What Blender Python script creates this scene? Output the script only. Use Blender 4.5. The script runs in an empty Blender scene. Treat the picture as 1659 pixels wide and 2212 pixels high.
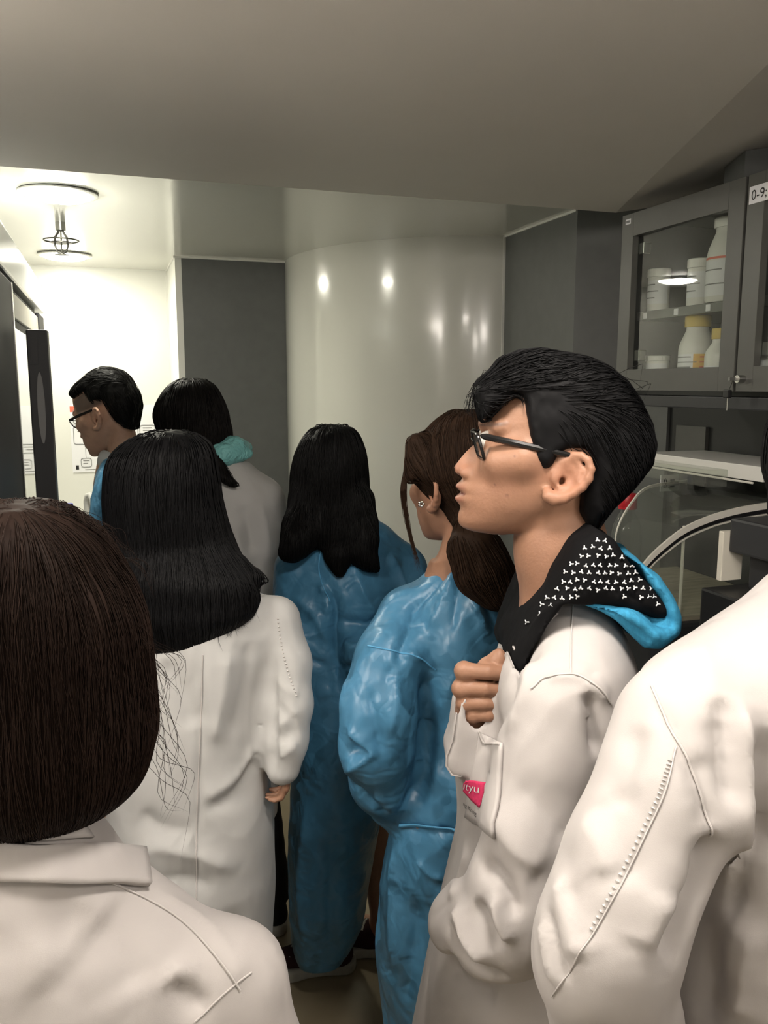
import bpy, bmesh, math, random
import numpy as np
from mathutils import Vector, Matrix

# ------------------------------------------------------------------ camera, world, exposure
random.seed(7); RNG = np.random.default_rng(11)
FPX = 1789.0; CAMH = 1.66
YAW = math.radians(18.45); PITCH = math.radians(8.77)
SC = bpy.context.scene; COL = SC.collection
cd = bpy.data.cameras.new('camera'); cam = bpy.data.objects.new('camera', cd); COL.objects.link(cam)
cam.location = (0, 0, CAMH); cam.rotation_euler = (math.pi / 2 - PITCH, 0, -YAW)
cd.sensor_fit = 'VERTICAL'; cd.sensor_height = 36.0; cd.sensor_width = 27.0
cd.lens = FPX / 2212 * 36.0; cd.clip_start = 0.02; cd.clip_end = 60
SC.camera = cam
wd = bpy.data.worlds.new('world'); SC.world = wd; wd.use_nodes = True
wd.node_tree.nodes['Background'].inputs[0].default_value = (0.02, 0.02, 0.02, 1)
wd.node_tree.nodes['Background'].inputs[1].default_value = 1.0
vs = SC.view_settings; vs.view_transform = 'Standard'; vs.look = 'None'
vs.gamma = 1.0; vs.use_curve_mapping = False; vs.exposure = 1.6
FAR_LAMP = 41.0      # emission of the two downlights over the far alcove
NEAR_LAMP = 11.0     # emission of the unseen dome lamps over the viewer
FILL_SPOT = 36.0     # emission of the added, unseen fill downlight above the group
LAMP_FAR_COL = (1.0, 0.96, 0.82); LAMP_NEAR_COL = (1.0, 0.915, 0.83)

# ------------------------------------------------------------------ coordinate helpers
cy_, sy_ = math.cos(YAW), math.sin(YAW); cp_, sp_ = math.cos(PITCH), math.sin(PITCH)
def W(px, py, f):
    """point of a sight line at forward distance f, in the (right, forward, up) floor frame"""
    u = (px - 829.5) / FPX; v = (1106 - py) / FPX
    t = f / (cp_ + v * sp_)
    return np.array([t * u, f, CAMH + t * (v * cp_ - sp_)])
def RW(P):
    P = np.asarray(P, float); Q = P.copy()
    Q[..., 0] = P[..., 0] * cy_ + P[..., 1] * sy_
    Q[..., 1] = -P[..., 0] * sy_ + P[..., 1] * cy_
    return Q
def ray(px, py):
    u = (px - 829.5) / FPX; v = (1106 - py) / FPX
    f = cp_ + v * sp_
    return np.array([u * cy_ + f * sy_, -u * sy_ + f * cy_, v * cp_ - sp_])
def onX(px, py, x): d = ray(px, py); return d * (x / d[0]) + np.array([0, 0, CAMH])
def onY(px, py, y): d = ray(px, py); return d * (y / d[1]) + np.array([0, 0, CAMH])
def onZ(px, py, z): d = ray(px, py); return d * ((z - CAMH) / d[2]) + np.array([0, 0, CAMH])
def nz(v): v = np.asarray(v, float); return v / (np.linalg.norm(v) + 1e-12)

# ------------------------------------------------------------------ materials
MATS = {}
def mat(name, col, rough=0.5, spec=0.5, metal=0.0, bump=None, var=None, coat=0.0, sss=0.0, trans=0.0, ior=1.45,
        alpha=1.0, emit=None, vcol=False, facet=None, sheen=0.0, aniso=None, coatr=0.05, bdist=1.0):
    m = bpy.data.materials.new(name); m.use_nodes = True; MATS[name] = m
    nt = m.node_tree; N = nt.nodes; L = nt.links; b = N['Principled BSDF']
    b.inputs['Base Color'].default_value = (*col, 1); b.inputs['Roughness'].default_value = rough
    b.inputs['Specular IOR Level'].default_value = spec; b.inputs['Metallic'].default_value = metal
    b.inputs['Coat Weight'].default_value = coat; b.inputs['Coat Roughness'].default_value = coatr
    b.inputs['IOR'].default_value = ior
    b.inputs['Transmission Weight'].default_value = trans; b.inputs['Alpha'].default_value = alpha
    if sheen: b.inputs['Sheen Weight'].default_value = sheen; b.inputs['Sheen Roughness'].default_value = 0.4
    if sss:
        b.inputs['Subsurface Weight'].default_value = sss
        b.inputs['Subsurface Radius'].default_value = (0.012, 0.004, 0.002)
    if emit: b.inputs['Emission Color'].default_value = (*emit[0], 1); b.inputs['Emission Strength'].default_value = emit[1]
    tc = N.new('ShaderNodeTexCoord')
    def noise(scale, detail=3, stretch=None, dist=0.0):
        n = N.new('ShaderNodeTexNoise'); n.inputs['Scale'].default_value = scale
        n.inputs['Detail'].default_value = detail; n.inputs['Distortion'].default_value = dist
        if stretch:
            mp = N.new('ShaderNodeMapping'); mp.inputs['Scale'].default_value = stretch
            L.new(tc.outputs['Object'], mp.inputs['Vector']); L.new(mp.outputs[0], n.inputs['Vector'])
        else: L.new(tc.outputs['Object'], n.inputs['Vector'])
        return n
    src = None
    if vcol:
        a = N.new('ShaderNodeVertexColor'); a.layer_name = 'Col'; src = a.outputs['Color']
    if var:                                        # (scale, amount, stretch)
        n = noise(var[0], 4, var[2] if len(var) > 2 else None)
        r = N.new('ShaderNodeMapRange'); r.inputs['To Min'].default_value = 1 - var[1]; r.inputs['To Max'].default_value = 1 + var[1]
        r.inputs['From Min'].default_value = 0.3; r.inputs['From Max'].default_value = 0.7
        L.new(n.outputs['Fac'], r.inputs['Value'])
        mx = N.new('ShaderNodeMix'); mx.data_type = 'RGBA'; mx.blend_type = 'MULTIPLY'; mx.inputs['Factor'].default_value = 1
        if src: L.new(src, mx.inputs['A'])
        else: mx.inputs['A'].default_value = (*col, 1)
        L.new(r.outputs[0], mx.inputs['B']); src = mx.outputs['Result']
    if src: L.new(src, b.inputs['Base Color'])
    if bump:                                       # list of (kind, scale, strength, stretch)
        prev = None
        for bb in bump:
            st = bb[3] if len(bb) > 3 else None
            if bb[0] == 'noise': n = noise(bb[1], 3, st); out = n.outputs['Fac']
            elif bb[0] == 'ridge':                 # crease lines: folded noise
                n = noise(bb[1], 1.5, st, 0.8)
                sb = N.new('ShaderNodeMath'); sb.operation = 'SUBTRACT'; L.new(n.outputs['Fac'], sb.inputs[0]); sb.inputs[1].default_value = .5
                ab = N.new('ShaderNodeMath'); ab.operation = 'ABSOLUTE'; L.new(sb.outputs[0], ab.inputs[0])
                cl = N.new('ShaderNodeMapRange'); cl.interpolation_type = 'SMOOTHSTEP'; cl.inputs['From Max'].default_value = .16; L.new(ab.outputs[0], cl.inputs['Value']); out = cl.outputs[0]
            elif bb[0] == 'crumple':
                n = N.new('ShaderNodeTexVoronoi'); n.feature = 'F1'; n.inputs['Scale'].default_value = bb[1]
                n.inputs['Detail'].default_value = 1.5
                w = noise(bb[1] * 0.6, 2); ad = N.new('ShaderNodeMix'); ad.data_type = 'VECTOR'; ad.inputs['Factor'].default_value = 0.12
                L.new(tc.outputs['Object'], ad.inputs['A']); L.new(w.outputs['Color'], ad.inputs['B'])
                L.new(ad.outputs['Result'], n.inputs['Vector']); out = n.outputs['Distance']
            bp = N.new('ShaderNodeBump'); bp.inputs['Strength'].default_value = bb[2]; bp.inputs['Distance'].default_value = 0.01 * bdist
            L.new(out, bp.inputs['Height'])
            if prev: L.new(prev, bp.inputs['Normal'])
            prev = bp.outputs['Normal']
        L.new(prev, b.inputs['Normal'])
    if facet:                                      # crumpled sheet: every crease cell tips the normal its own way
        cur = prev if bump else N.new('ShaderNodeNewGeometry').outputs['Normal']
        for sc_, am in facet:
            w = noise(sc_ * .5, 2); ad = N.new('ShaderNodeMix'); ad.data_type = 'VECTOR'; ad.inputs['Factor'].default_value = 0.16
            L.new(tc.outputs['Object'], ad.inputs['A']); L.new(w.outputs['Color'], ad.inputs['B'])
            mp = N.new('ShaderNodeMapping'); mp.inputs['Scale'].default_value = (1, 1, .6); L.new(ad.outputs['Result'], mp.inputs['Vector'])
            vo = N.new('ShaderNodeTexVoronoi'); vo.feature = 'SMOOTH_F1'; vo.inputs['Smoothness'].default_value = .12; vo.inputs['Scale'].default_value = sc_
            L.new(mp.outputs[0], vo.inputs['Vector'])
            sb = N.new('ShaderNodeVectorMath'); sb.operation = 'SUBTRACT'; L.new(vo.outputs['Color'], sb.inputs[0]); sb.inputs[1].default_value = (.5, .5, .5)
            sl = N.new('ShaderNodeVectorMath'); sl.operation = 'SCALE'; sl.inputs['Scale'].default_value = am; L.new(sb.outputs[0], sl.inputs[0])
            aa = N.new('ShaderNodeVectorMath'); aa.operation = 'ADD'; L.new(cur, aa.inputs[0]); L.new(sl.outputs[0], aa.inputs[1])
            nn = N.new('ShaderNodeVectorMath'); nn.operation = 'NORMALIZE'; L.new(aa.outputs[0], nn.inputs[0]); cur = nn.outputs[0]
        L.new(cur, b.inputs['Normal'])
    return m

def sheet_mat(name, tint, haze, ior=1.45, rough=0.02):
    """thin clear sheet: passes light, mirrors by angle, carries a little haze"""
    m = bpy.data.materials.new(name); m.use_nodes = True; MATS[name] = m; nt = m.node_tree; N = nt.nodes; L = nt.links
    out = N['Material Output']; N.remove(N['Principled BSDF'])
    tr = N.new('ShaderNodeBsdfTransparent'); tr.inputs[0].default_value = (*tint, 1)
    gl = N.new('ShaderNodeBsdfGlossy'); gl.inputs['Roughness'].default_value = rough
    df = N.new('ShaderNodeBsdfDiffuse'); df.inputs[0].default_value = (.6, .6, .56, 1)
    fr = N.new('ShaderNodeFresnel'); fr.inputs['IOR'].default_value = ior
    m1 = N.new('ShaderNodeMixShader'); m1.inputs[0].default_value = haze; L.new(tr.outputs[0], m1.inputs[1]); L.new(df.outputs[0], m1.inputs[2])
    m2 = N.new('ShaderNodeMixShader'); ge = N.new('ShaderNodeNewGeometry'); iv = N.new('ShaderNodeMath'); iv.operation = 'SUBTRACT'; iv.inputs[0].default_value = 1; L.new(ge.outputs['Backfacing'], iv.inputs[1])
    mu = N.new('ShaderNodeMath'); mu.operation = 'MULTIPLY'; L.new(fr.outputs[0], mu.inputs[0]); L.new(iv.outputs[0], mu.inputs[1]); L.new(mu.outputs[0], m2.inputs[0]); L.new(m1.outputs[0], m2.inputs[1]); L.new(gl.outputs[0], m2.inputs[2])
    L.new(m2.outputs[0], out.inputs['Surface']); return m
sheet_mat('clear_glass', (.92, .94, .92), .015); sheet_mat('acrylic', (.90, .92, .89), .07, 1.42, .04)
sheet_mat('bottle_glass', (.88, .91, .90), .04, 1.5); sheet_mat('lens', (.95, .96, .95), .05, 1.5)
mat('floor_vinyl', (0.27, 0.22, 0.14), 0.35, 0.5, var=(9, .06), bump=[('noise', 60, .03)])
mat('ceiling_near', (0.84, 0.80, 0.74), 0.55, 0.3, var=(3, .02))
mat('ceiling_far', (0.72, 0.72, 0.66), 0.16, 0.6, coat=0.25, coatr=0.1)
mat('wall_white', (0.74, 0.74, 0.69), 0.3, 0.5, var=(2, .02))
mat('wall_gloss', (0.60, 0.60, 0.545), 0.18, 0.6, coat=0.35, coatr=0.08)
mat('panel_grey', (0.125, 0.130, 0.125), 0.42, 0.45, var=(20, .05))
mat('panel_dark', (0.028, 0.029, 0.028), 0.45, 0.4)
mat('cabinet_grey', (0.094, 0.094, 0.086), 0.38, 0.45, var=(25, .04))
mat('cabinet_inside', (0.20, 0.22, 0.20), 0.5, 0.4)
mat('shadow_gap', (0.012, 0.012, 0.011), 0.7, 0.2)
mat('trim_white', (0.75, 0.75, 0.70), 0.35, 0.5)
mat('acrylic_edge', (0.72, 0.70, 0.63), 0.35, 0.5)
mat('dark_glass', (0.02, 0.022, 0.024), 0.04, 1.0, coat=1.0, coatr=0.02, metal=0.0)
mat('mirror_glass', (0.62, 0.64, 0.63), 0.03, 0.5, metal=1.0)
mat('white_plastic', (0.74, 0.73, 0.69), 0.4, 0.5)
mat('cream_plastic', (0.68, 0.65, 0.56), 0.4, 0.5)
mat('yellow_plastic', (0.62, 0.45, 0.10), 0.4, 0.5)
mat('orange_print', (0.85, 0.50, 0.12), 0.5, 0.4)
mat('red_plastic', (0.55, 0.02, 0.03), 0.35, 0.5)
mat('red_print', (0.70, 0.16, 0.10), 0.5, 0.4)
mat('blue_plastic', (0.03, 0.04, 0.35), 0.35, 0.5)
mat('ink', (0.025, 0.025, 0.025), 0.6, 0.3)
mat('grey_ink', (0.22, 0.22, 0.22), 0.6, 0.3)
mat('paper', (0.78, 0.78, 0.80), 0.6, 0.3)
mat('paper_blue', (0.66, 0.72, 0.84), 0.6, 0.3)
mat('black_plastic', (0.012, 0.012, 0.013), 0.35, 0.5)
mat('charcoal', (0.035, 0.036, 0.038), 0.45, 0.4)
mat('fridge_metal', (0.020, 0.021, 0.026), 0.5, 0.5)
mat('fridge_white', (0.55, 0.57, 0.58), 0.22, 0.5, coat=.2)
mat('steel', (0.6, 0.6, 0.58), 0.2, 0.5, metal=1.0)
mat('dark_steel', (0.10, 0.10, 0.09), 0.35, 0.5, metal=0.9)
mat('deck', (0.40, 0.36, 0.28), 0.5, 0.4, var=(14, .22, (1, 6, 1)))
mat('bench_top', (0.10, 0.10, 0.10), 0.35, 0.5)
mat('lamp_far', (1, 1, 1), 0.5, emit=(LAMP_FAR_COL, FAR_LAMP))
mat('lamp_near', (1, 1, 1), 0.5, emit=(LAMP_NEAR_COL, NEAR_LAMP))
mat('fill_spot', (1, 1, 1), 0.5, emit=(LAMP_NEAR_COL, FILL_SPOT))
mat('coat', (0.45, 0.425, 0.412), 0.75, 0.2, bump=[('noise', 7, .55), ('ridge', 5, .22, (1.6, 1.6, .8)), ('noise', 900, .05)], sheen=0.05)
mat('coat_cool', (0.45, 0.45, 0.44), 0.75, 0.2, bump=[('noise', 7, .55), ('ridge', 5, .25, (1.6, 1.6, .8)), ('noise', 900, .05)], sheen=0.05)
mat('coat_seam', (0.50, 0.475, 0.46), 0.7, 0.25)
mat('gown', (0.062, 0.205, 0.350), 0.38, 0.5, bump=[('ridge', 7, .30), ('ridge', 18, .12), ('noise', 9, .2)], facet=[(11, .42), (26, .24)], coat=.06, coatr=.35)
mat('gown_tie', (0.10, 0.34, 0.58), 0.4, 0.5)
mat('teal', (0.20, 0.50, 0.50), 0.45, 0.4, bump=[('crumple', 40, .5)])
mat('hood_black', (0.0045, 0.0045, 0.005), 0.85, 0.12, bump=[('noise', 30, .25)])
mat('hood_blue', (0.035, 0.225, 0.385), 0.85, 0.2, var=(60, .18, (3, 3, .4)), bump=[('noise', 25, .4), ('noise', 500, .1)])
mat('print_white', (0.60, 0.62, 0.63), 0.7, 0.2)
mat('pink', (0.62, 0.045, 0.13), 0.7, 0.2, var=(200, .12))
mat('skin', (0.45, 0.25, 0.17), 0.48, 0.4, vcol=True, var=(60, .05), bump=[('noise', 220, .06)], sss=0.06)
mat('hair_black', (0.006, 0.006, 0.006), 0.5, 0.11, vcol=True)
mat('hair_brown', (0.020, 0.012, 0.009), 0.6, 0.08, vcol=True)
mat('frame_black', (0.008, 0.008, 0.008), 0.25, 0.5)
mat('trouser', (0.010, 0.010, 0.011), 0.85, 0.2)
mat('canvas_maroon', (0.030, 0.012, 0.013), 0.8, 0.2)
mat('rubber_white', (0.33, 0.32, 0.28), 0.6, 0.3, var=(40, .08))
mat('lace', (0.45, 0.44, 0.40), 0.7, 0.2)
mat('eye_white', (0.7, 0.68, 0.64), 0.2, 0.5)

# ------------------------------------------------------------------ objects
def link(name, me, m=None, parent=None):
    o = bpy.data.objects.new(name, me); COL.objects.link(o)
    if m is not None and me is not None: me.materials.append(MATS[m] if isinstance(m, str) else m)
    if parent is not None: o.parent = parent
    return o
def tag(o, label, cat, group=None):
    o['label'] = label; o['category'] = cat
    if group: o['group'] = group
    return o
def thing(name, label, cat, loc=(0, 0, 0), rz=0, group=None):
    o = bpy.data.objects.new(name, None); COL.objects.link(o); o.location = loc; o.rotation_euler = (0, 0, rz)
    o.empty_display_size = 0.1
    return tag(o, label, cat, group)
def struct(o): o['kind'] = 'structure'; return o
def mesh_np(name, V, Fq, smooth=True, col=None):
    V = np.asarray(V, np.float32); me = bpy.data.meshes.new(name)
    Fq = np.asarray(Fq, np.int32); n, k = Fq.shape
    me.vertices.add(len(V)); me.vertices.foreach_set('co', V.ravel())
    me.loops.add(n * k); me.loops.foreach_set('vertex_index', Fq.ravel())
    me.polygons.add(n); me.polygons.foreach_set('loop_start', np.arange(0, n * k, k, dtype=np.int32))
    me.polygons.foreach_set('loop_total', np.full(n, k, np.int32))
    me.polygons.foreach_set('use_smooth', np.full(n, smooth))
    me.update(calc_edges=True); me.validate()
    if col is not None:
        a = me.color_attributes.new('Col', 'FLOAT_COLOR', 'POINT')
        c = np.ones((len(V), 4), np.float32); c[:, :3] = col; a.data.foreach_set('color', c.ravel())
    return me
class B:
    """bmesh collector of boxes, prisms, tubes and lathes"""
    def __init__(s): s.bm = bmesh.new()
    def box(s, lo, hi, bev=0.0):
        lo, hi = np.minimum(lo, hi), np.maximum(lo, hi)
        r = bmesh.ops.create_cube(s.bm, size=1); vs_ = r['verts']
        c = (lo + hi) / 2; d = hi - lo
        for v in vs_: v.co = Vector((v.co.x * d[0] + c[0], v.co.y * d[1] + c[1], v.co.z * d[2] + c[2]))
        if bev:
            es = list({e for v in vs_ for e in v.link_edges})
            bmesh.ops.bevel(s.bm, geom=es, offset=bev, segments=2, affect='EDGES', profile=0.6)
        return s
    def prism(s, pts, off):
        """planar polygon (3d points) swept by vector off"""
        off = np.asarray(off, float)
        a = [s.bm.verts.new(p) for p in pts]; b = [s.bm.verts.new(np.asarray(p) + off) for p in pts]
        n = len(pts); s.bm.faces.new(a); s.bm.faces.new(b[::-1])
        for i in range(n): s.bm.faces.new((a[i], b[i], b[(i + 1) % n], a[(i + 1) % n]))
        return s
    def tube(s, pts, r, n=8, cap=True):
        pts = [np.asarray(p, float) for p in pts]; r = [r] * len(pts) if np.isscalar(r) else r
        rings = []; ref = None
        for i, p in enumerate(pts):
            t = nz(pts[min(i + 1, len(pts) - 1)] - pts[max(i - 1, 0)])
            if ref is None: ref = nz(np.cross(t, [0.3, 0.2, 1] if abs(t[2]) < .9 else [1, .1, 0]))
            u = nz(ref - t * np.dot(ref, t)); v = np.cross(t, u); ref = u
            rings.append([s.bm.verts.new(p + r[i] * (math.cos(a) * u + math.sin(a) * v)) for a in np.linspace(0, 2 * math.pi, n, endpoint=False)])
        for A, C in zip(rings, rings[1:]):
            for i in range(n): s.bm.faces.new((A[i], A[(i + 1) % n], C[(i + 1) % n], C[i]))
        if cap: s.bm.faces.new(rings[0][::-1]); s.bm.faces.new(rings[-1])
        return s
    def lathe(s, prof, c, n=28):
        """prof: (radius, z) list"""
        rings = []
        for r, z in prof:
            rings.append([s.bm.verts.new((c[0] + r * math.cos(a), c[1] + r * math.sin(a), c[2] + z)) for a in np.linspace(0, 2 * math.pi, n, endpoint=False)])
        for A, C in zip(rings, rings[1:]):
            for i in range(n): s.bm.faces.new((A[i], A[(i + 1) % n], C[(i + 1) % n], C[i]))
        s.bm.faces.new(rings[0][::-1]); s.bm.faces.new(rings[-1])
        return s
    def strip(s, rowsA, rowsB):
        a = [s.bm.verts.new(p) for p in rowsA]; b = [s.bm.verts.new(p) for p in rowsB]
        for i in range(len(a) - 1): s.bm.faces.new((a[i], a[i + 1], b[i + 1], b[i]))
        return s
    def build(s, name, m, parent=None, smooth=False, loc=None):
        bmesh.ops.recalc_face_normals(s.bm, faces=s.bm.faces)
        if loc is not None: bmesh.ops.translate(s.bm, verts=s.bm.verts, vec=Vector(loc) * -1)
        me = bpy.data.meshes.new(name); s.bm.to_mesh(me); s.bm.free()
        if smooth:
            me.polygons.foreach_set('use_smooth', [True] * len(me.polygons))
            try: me.set_sharp_from_angle(angle=math.radians(40))
            except Exception: pass
        return link(name, me, m, parent)
def pbox(name, lo, hi, m, parent=None, bev=0.0, loc=None):
    return B().box(np.array(lo, float), np.array(hi, float), bev).build(name, m, parent, loc=loc)
# ------------------------------------------------------------------ implicit surfaces (soft bodies, cloth, hair)
def smin(a, b, k):
    if k <= 0: return np.minimum(a, b)
    h = np.maximum(k - np.abs(a - b), 0) / k
    return np.minimum(a, b) - h * h * (k * 0.25)
def smax(a, b, k): return -smin(-a, -b, k)
def pchip(x, xk, yk):
    xk = np.asarray(xk, float); yk = np.asarray(yk, float); o = np.argsort(xk); xk, yk = xk[o], yk[o]
    h = np.diff(xk); d = np.diff(yk) / h; m = np.zeros_like(yk)
    m[0], m[-1] = d[0], d[-1]
    for i in range(1, len(xk) - 1):
        if d[i - 1] * d[i] > 0:
            w1 = 2 * h[i] + h[i - 1]; w2 = h[i] + 2 * h[i - 1]; m[i] = (w1 + w2) / (w1 / d[i - 1] + w2 / d[i])
    x = np.clip(x, xk[0], xk[-1]); i = np.clip(np.searchsorted(xk, x) - 1, 0, len(h) - 1)
    t = (x - xk[i]) / h[i]; t2 = t * t; t3 = t2 * t
    return (2 * t3 - 3 * t2 + 1) * yk[i] + (t3 - 2 * t2 + t) * h[i] * m[i] + (3 * t2 - 2 * t3) * yk[i + 1] + (t3 - t2) * h[i] * m[i + 1]

class Field:
    def __init__(s, lo, hi, h, fine=()):
        s.ax = []
        for i in range(3):
            pts = [lo[i]]; iv = [(f[0][i], f[1][i], f[2]) for f in fine]
            while pts[-1] < hi[i]:
                x = pts[-1]; st = h
                for a, b_, hf in iv:
                    if a <= x < b_: st = min(st, hf)
                    elif x < a < x + st: st = max(a - x, 1e-4) if a - x > hf * .5 else hf
                pts.append(x + st)
            s.ax.append(np.array(pts, np.float32))
        s.h = h
        s.F = np.full([len(a) for a in s.ax], 0.5, np.float32)
    def _sub(s, lo, hi, mg):
        sl = []
        for i in range(3):
            a = np.searchsorted(s.ax[i], lo[i] - mg); b_ = np.searchsorted(s.ax[i], hi[i] + mg)
            if b_ <= a: return None
            sl.append(slice(max(a - 1, 0), b_ + 1))
        return tuple(sl)
    def _xyz(s, sl):
        return (s.ax[0][sl[0]][:, None, None], s.ax[1][sl[1]][None, :, None], s.ax[2][sl[2]][None, None, :])
    def add(s, prim, k=0.0):
        fn, lo, hi = prim; sl = s._sub(lo, hi, k + 3 * s.h)
        if sl is not None: s.F[sl] = smin(s.F[sl], fn(*s._xyz(sl)), k)
        return s
    def sub(s, prim, k=0.0):
        fn, lo, hi = prim; sl = s._sub(lo, hi, k + 2 * s.h)
        if sl is not None: s.F[sl] = smax(s.F[sl], -fn(*s._xyz(sl)), k)
        return s
    def isect(s, prim, k=0.0):
        sl = (slice(None),) * 3
        s.F = smax(s.F, prim[0](*s._xyz(sl)), k); return s
    def sample(s, P):
        P = np.asarray(P, float); I = []; T = []
        for i in range(3):
            a = s.ax[i]; j = np.clip(np.searchsorted(a, P[:, i]) - 1, 0, len(a) - 2)
            I.append(j); T.append(np.clip((P[:, i] - a[j]) / (a[j + 1] - a[j]), 0, 1))
        r = 0
        for dx in (0, 1):
            wx = T[0] if dx else 1 - T[0]
            for dy in (0, 1):
                wy = T[1] if dy else 1 - T[1]
                for dz in (0, 1):
                    wz = T[2] if dz else 1 - T[2]
                    r = r + wx * wy * wz * s.F[I[0] + dx, I[1] + dy, I[2] + dz]
        return r
    def grad(s, P, e=0.004):
        g = np.stack([s.sample(P + np.eye(3)[i] * e) - s.sample(P - np.eye(3)[i] * e) for i in range(3)], 1)
        return g / (np.linalg.norm(g, axis=1, keepdims=True) + 1e-9)
    def hit(s, px, py, f0, f1, step=0.003):
        """first surface point on each sight line between forward distances f0..f1"""
        px = np.atleast_1d(np.asarray(px, float)); py = np.atleast_1d(np.asarray(py, float))
        fs = np.arange(f0, f1, step); out = np.full((len(px), 3), np.nan)
        for i in range(len(px)):
            w1 = W(px[i], py[i], 1.0); d = w1 - np.array([0, 0, CAMH])
            P = d[None] * fs[:, None] + np.array([0, 0, CAMH])
            v = s.sample(P); j = np.where((v[1:] < 0) & (v[:-1] >= 0))[0]
            if len(j):
                j = j[0]; t = v[j] / (v[j] - v[j + 1]); out[i] = P[j] + t * (P[j + 1] - P[j])
            else: out[i] = P[np.argmin(np.abs(v))]
        return out
    def mesh(s):
        F = s.F; F[0] = F[-1] = 0.1; F[:, 0] = F[:, -1] = 0.1; F[:, :, 0] = F[:, :, -1] = 0.1
        ins = F < 0
        c = sum(ins[dx:ins.shape[0] - 1 + dx, dy:ins.shape[1] - 1 + dy, dz:ins.shape[2] - 1 + dz].astype(np.int8) for dx in (0, 1) for dy in (0, 1) for dz in (0, 1))
        A = np.argwhere((c > 0) & (c < 8)); n = len(A)
        idx = np.full(c.shape, -1, np.int32); idx[A[:, 0], A[:, 1], A[:, 2]] = np.arange(n)
        cor = [(dx, dy, dz) for dx in (0, 1) for dy in (0, 1) for dz in (0, 1)]
        val = np.stack([F[A[:, 0] + d[0], A[:, 1] + d[1], A[:, 2] + d[2]] for d in cor], 1)
        acc = np.zeros((n, 3)); cnt = np.zeros(n)
        for a in range(8):
            for b_ in range(a + 1, 8):
                da, db = np.array(cor[a]), np.array(cor[b_])
                if np.abs(da - db).sum() != 1: continue
                va, vb = val[:, a], val[:, b_]; m = (va < 0) != (vb < 0)
                t = np.where(m, va / np.where(m, va - vb, 1), 0)[:, None]
                acc += np.where(m[:, None], da + t * (db - da), 0); cnt += m
        U = A + acc / cnt[:, None]; V = np.empty((n, 3))
        for i in range(3): V[:, i] = np.interp(U[:, i], np.arange(len(s.ax[i])), s.ax[i])
        Q = []
        for axis in range(3):
            sl0 = [slice(None)] * 3; sl1 = [slice(None)] * 3
            sl0[axis] = slice(0, -1); sl1[axis] = slice(1, None)
            i0, i1 = ins[tuple(sl0)], ins[tuple(sl1)]
            E_ = np.argwhere(i0 != i1); o1, o2 = [(1, 2), (2, 0), (0, 1)][axis]
            E_ = E_[(E_[:, o1] > 0) & (E_[:, o2] > 0)]
            if not len(E_): continue
            def cell(d1, d2):
                C = E_.copy(); C[:, o1] += d1; C[:, o2] += d2
                return idx[C[:, 0], C[:, 1], C[:, 2]]
            q = np.stack([cell(-1, -1), cell(0, -1), cell(0, 0), cell(-1, 0)], 1)
            flip = ~i0[E_[:, 0], E_[:, 1], E_[:, 2]]
            q[flip] = q[flip][:, ::-1]; Q.append(q)
        Q = np.concatenate(Q); Q = Q[(Q >= 0).all(1)]
        return V, Q

def vnormals(V, Q):
    a, b_, c, d = V[Q[:, 0]], V[Q[:, 1]], V[Q[:, 2]], V[Q[:, 3]]
    fn = np.cross(c - a, d - b_); N = np.zeros_like(V)
    for i in range(4): np.add.at(N, Q[:, i], fn)
    return N / (np.linalg.norm(N, axis=1, keepdims=True) + 1e-12)
def relax(V, Q, it=2, w=0.5):
    for _ in range(it):
        S = np.zeros_like(V); C = np.zeros(len(V))
        for i in range(4):
            for j in (1, 3):
                np.add.at(S, Q[:, i], V[Q[:, (i + j) % 4]]); np.add.at(C, Q[:, i], 1)
        V = V + w * (S / np.maximum(C, 1)[:, None] - V)
    return V

# ---- primitives: (function, lower bound, upper bound)
def cone(a, b_, ra, rb):
    a = np.asarray(a, float); b_ = np.asarray(b_, float); R = max(ra, rb); ab = b_ - a; L2 = max(ab @ ab, 1e-9)
    def fn(X, Y, Z):
        x, y, z = X - a[0], Y - a[1], Z - a[2]
        t = np.clip((x * ab[0] + y * ab[1] + z * ab[2]) / L2, 0, 1)
        return np.sqrt((x - t * ab[0]) ** 2 + (y - t * ab[1]) ** 2 + (z - t * ab[2]) ** 2) - (ra + t * (rb - ra))
    return fn, np.minimum(a, b_) - R, np.maximum(a, b_) + R
def ball(c, r): return cone(c, np.asarray(c) + 1e-5, r, r)
def ell(c, r, M=None):
    c = np.asarray(c, float); r = np.asarray(r, float); M = np.eye(3) if M is None else np.asarray(M, float); R = r.max()
    def fn(X, Y, Z):
        x, y, z = X - c[0], Y - c[1], Z - c[2]
        q = [(M[i, 0] * x + M[i, 1] * y + M[i, 2] * z) / r[i] for i in range(3)]
        k0 = np.sqrt(q[0] ** 2 + q[1] ** 2 + q[2] ** 2)
        k1 = np.sqrt((q[0] / r[0]) ** 2 + (q[1] / r[1]) ** 2 + (q[2] / r[2]) ** 2) + 1e-6
        return k0 * (k0 - 1) / k1
    return fn, c - R, c + R
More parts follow.
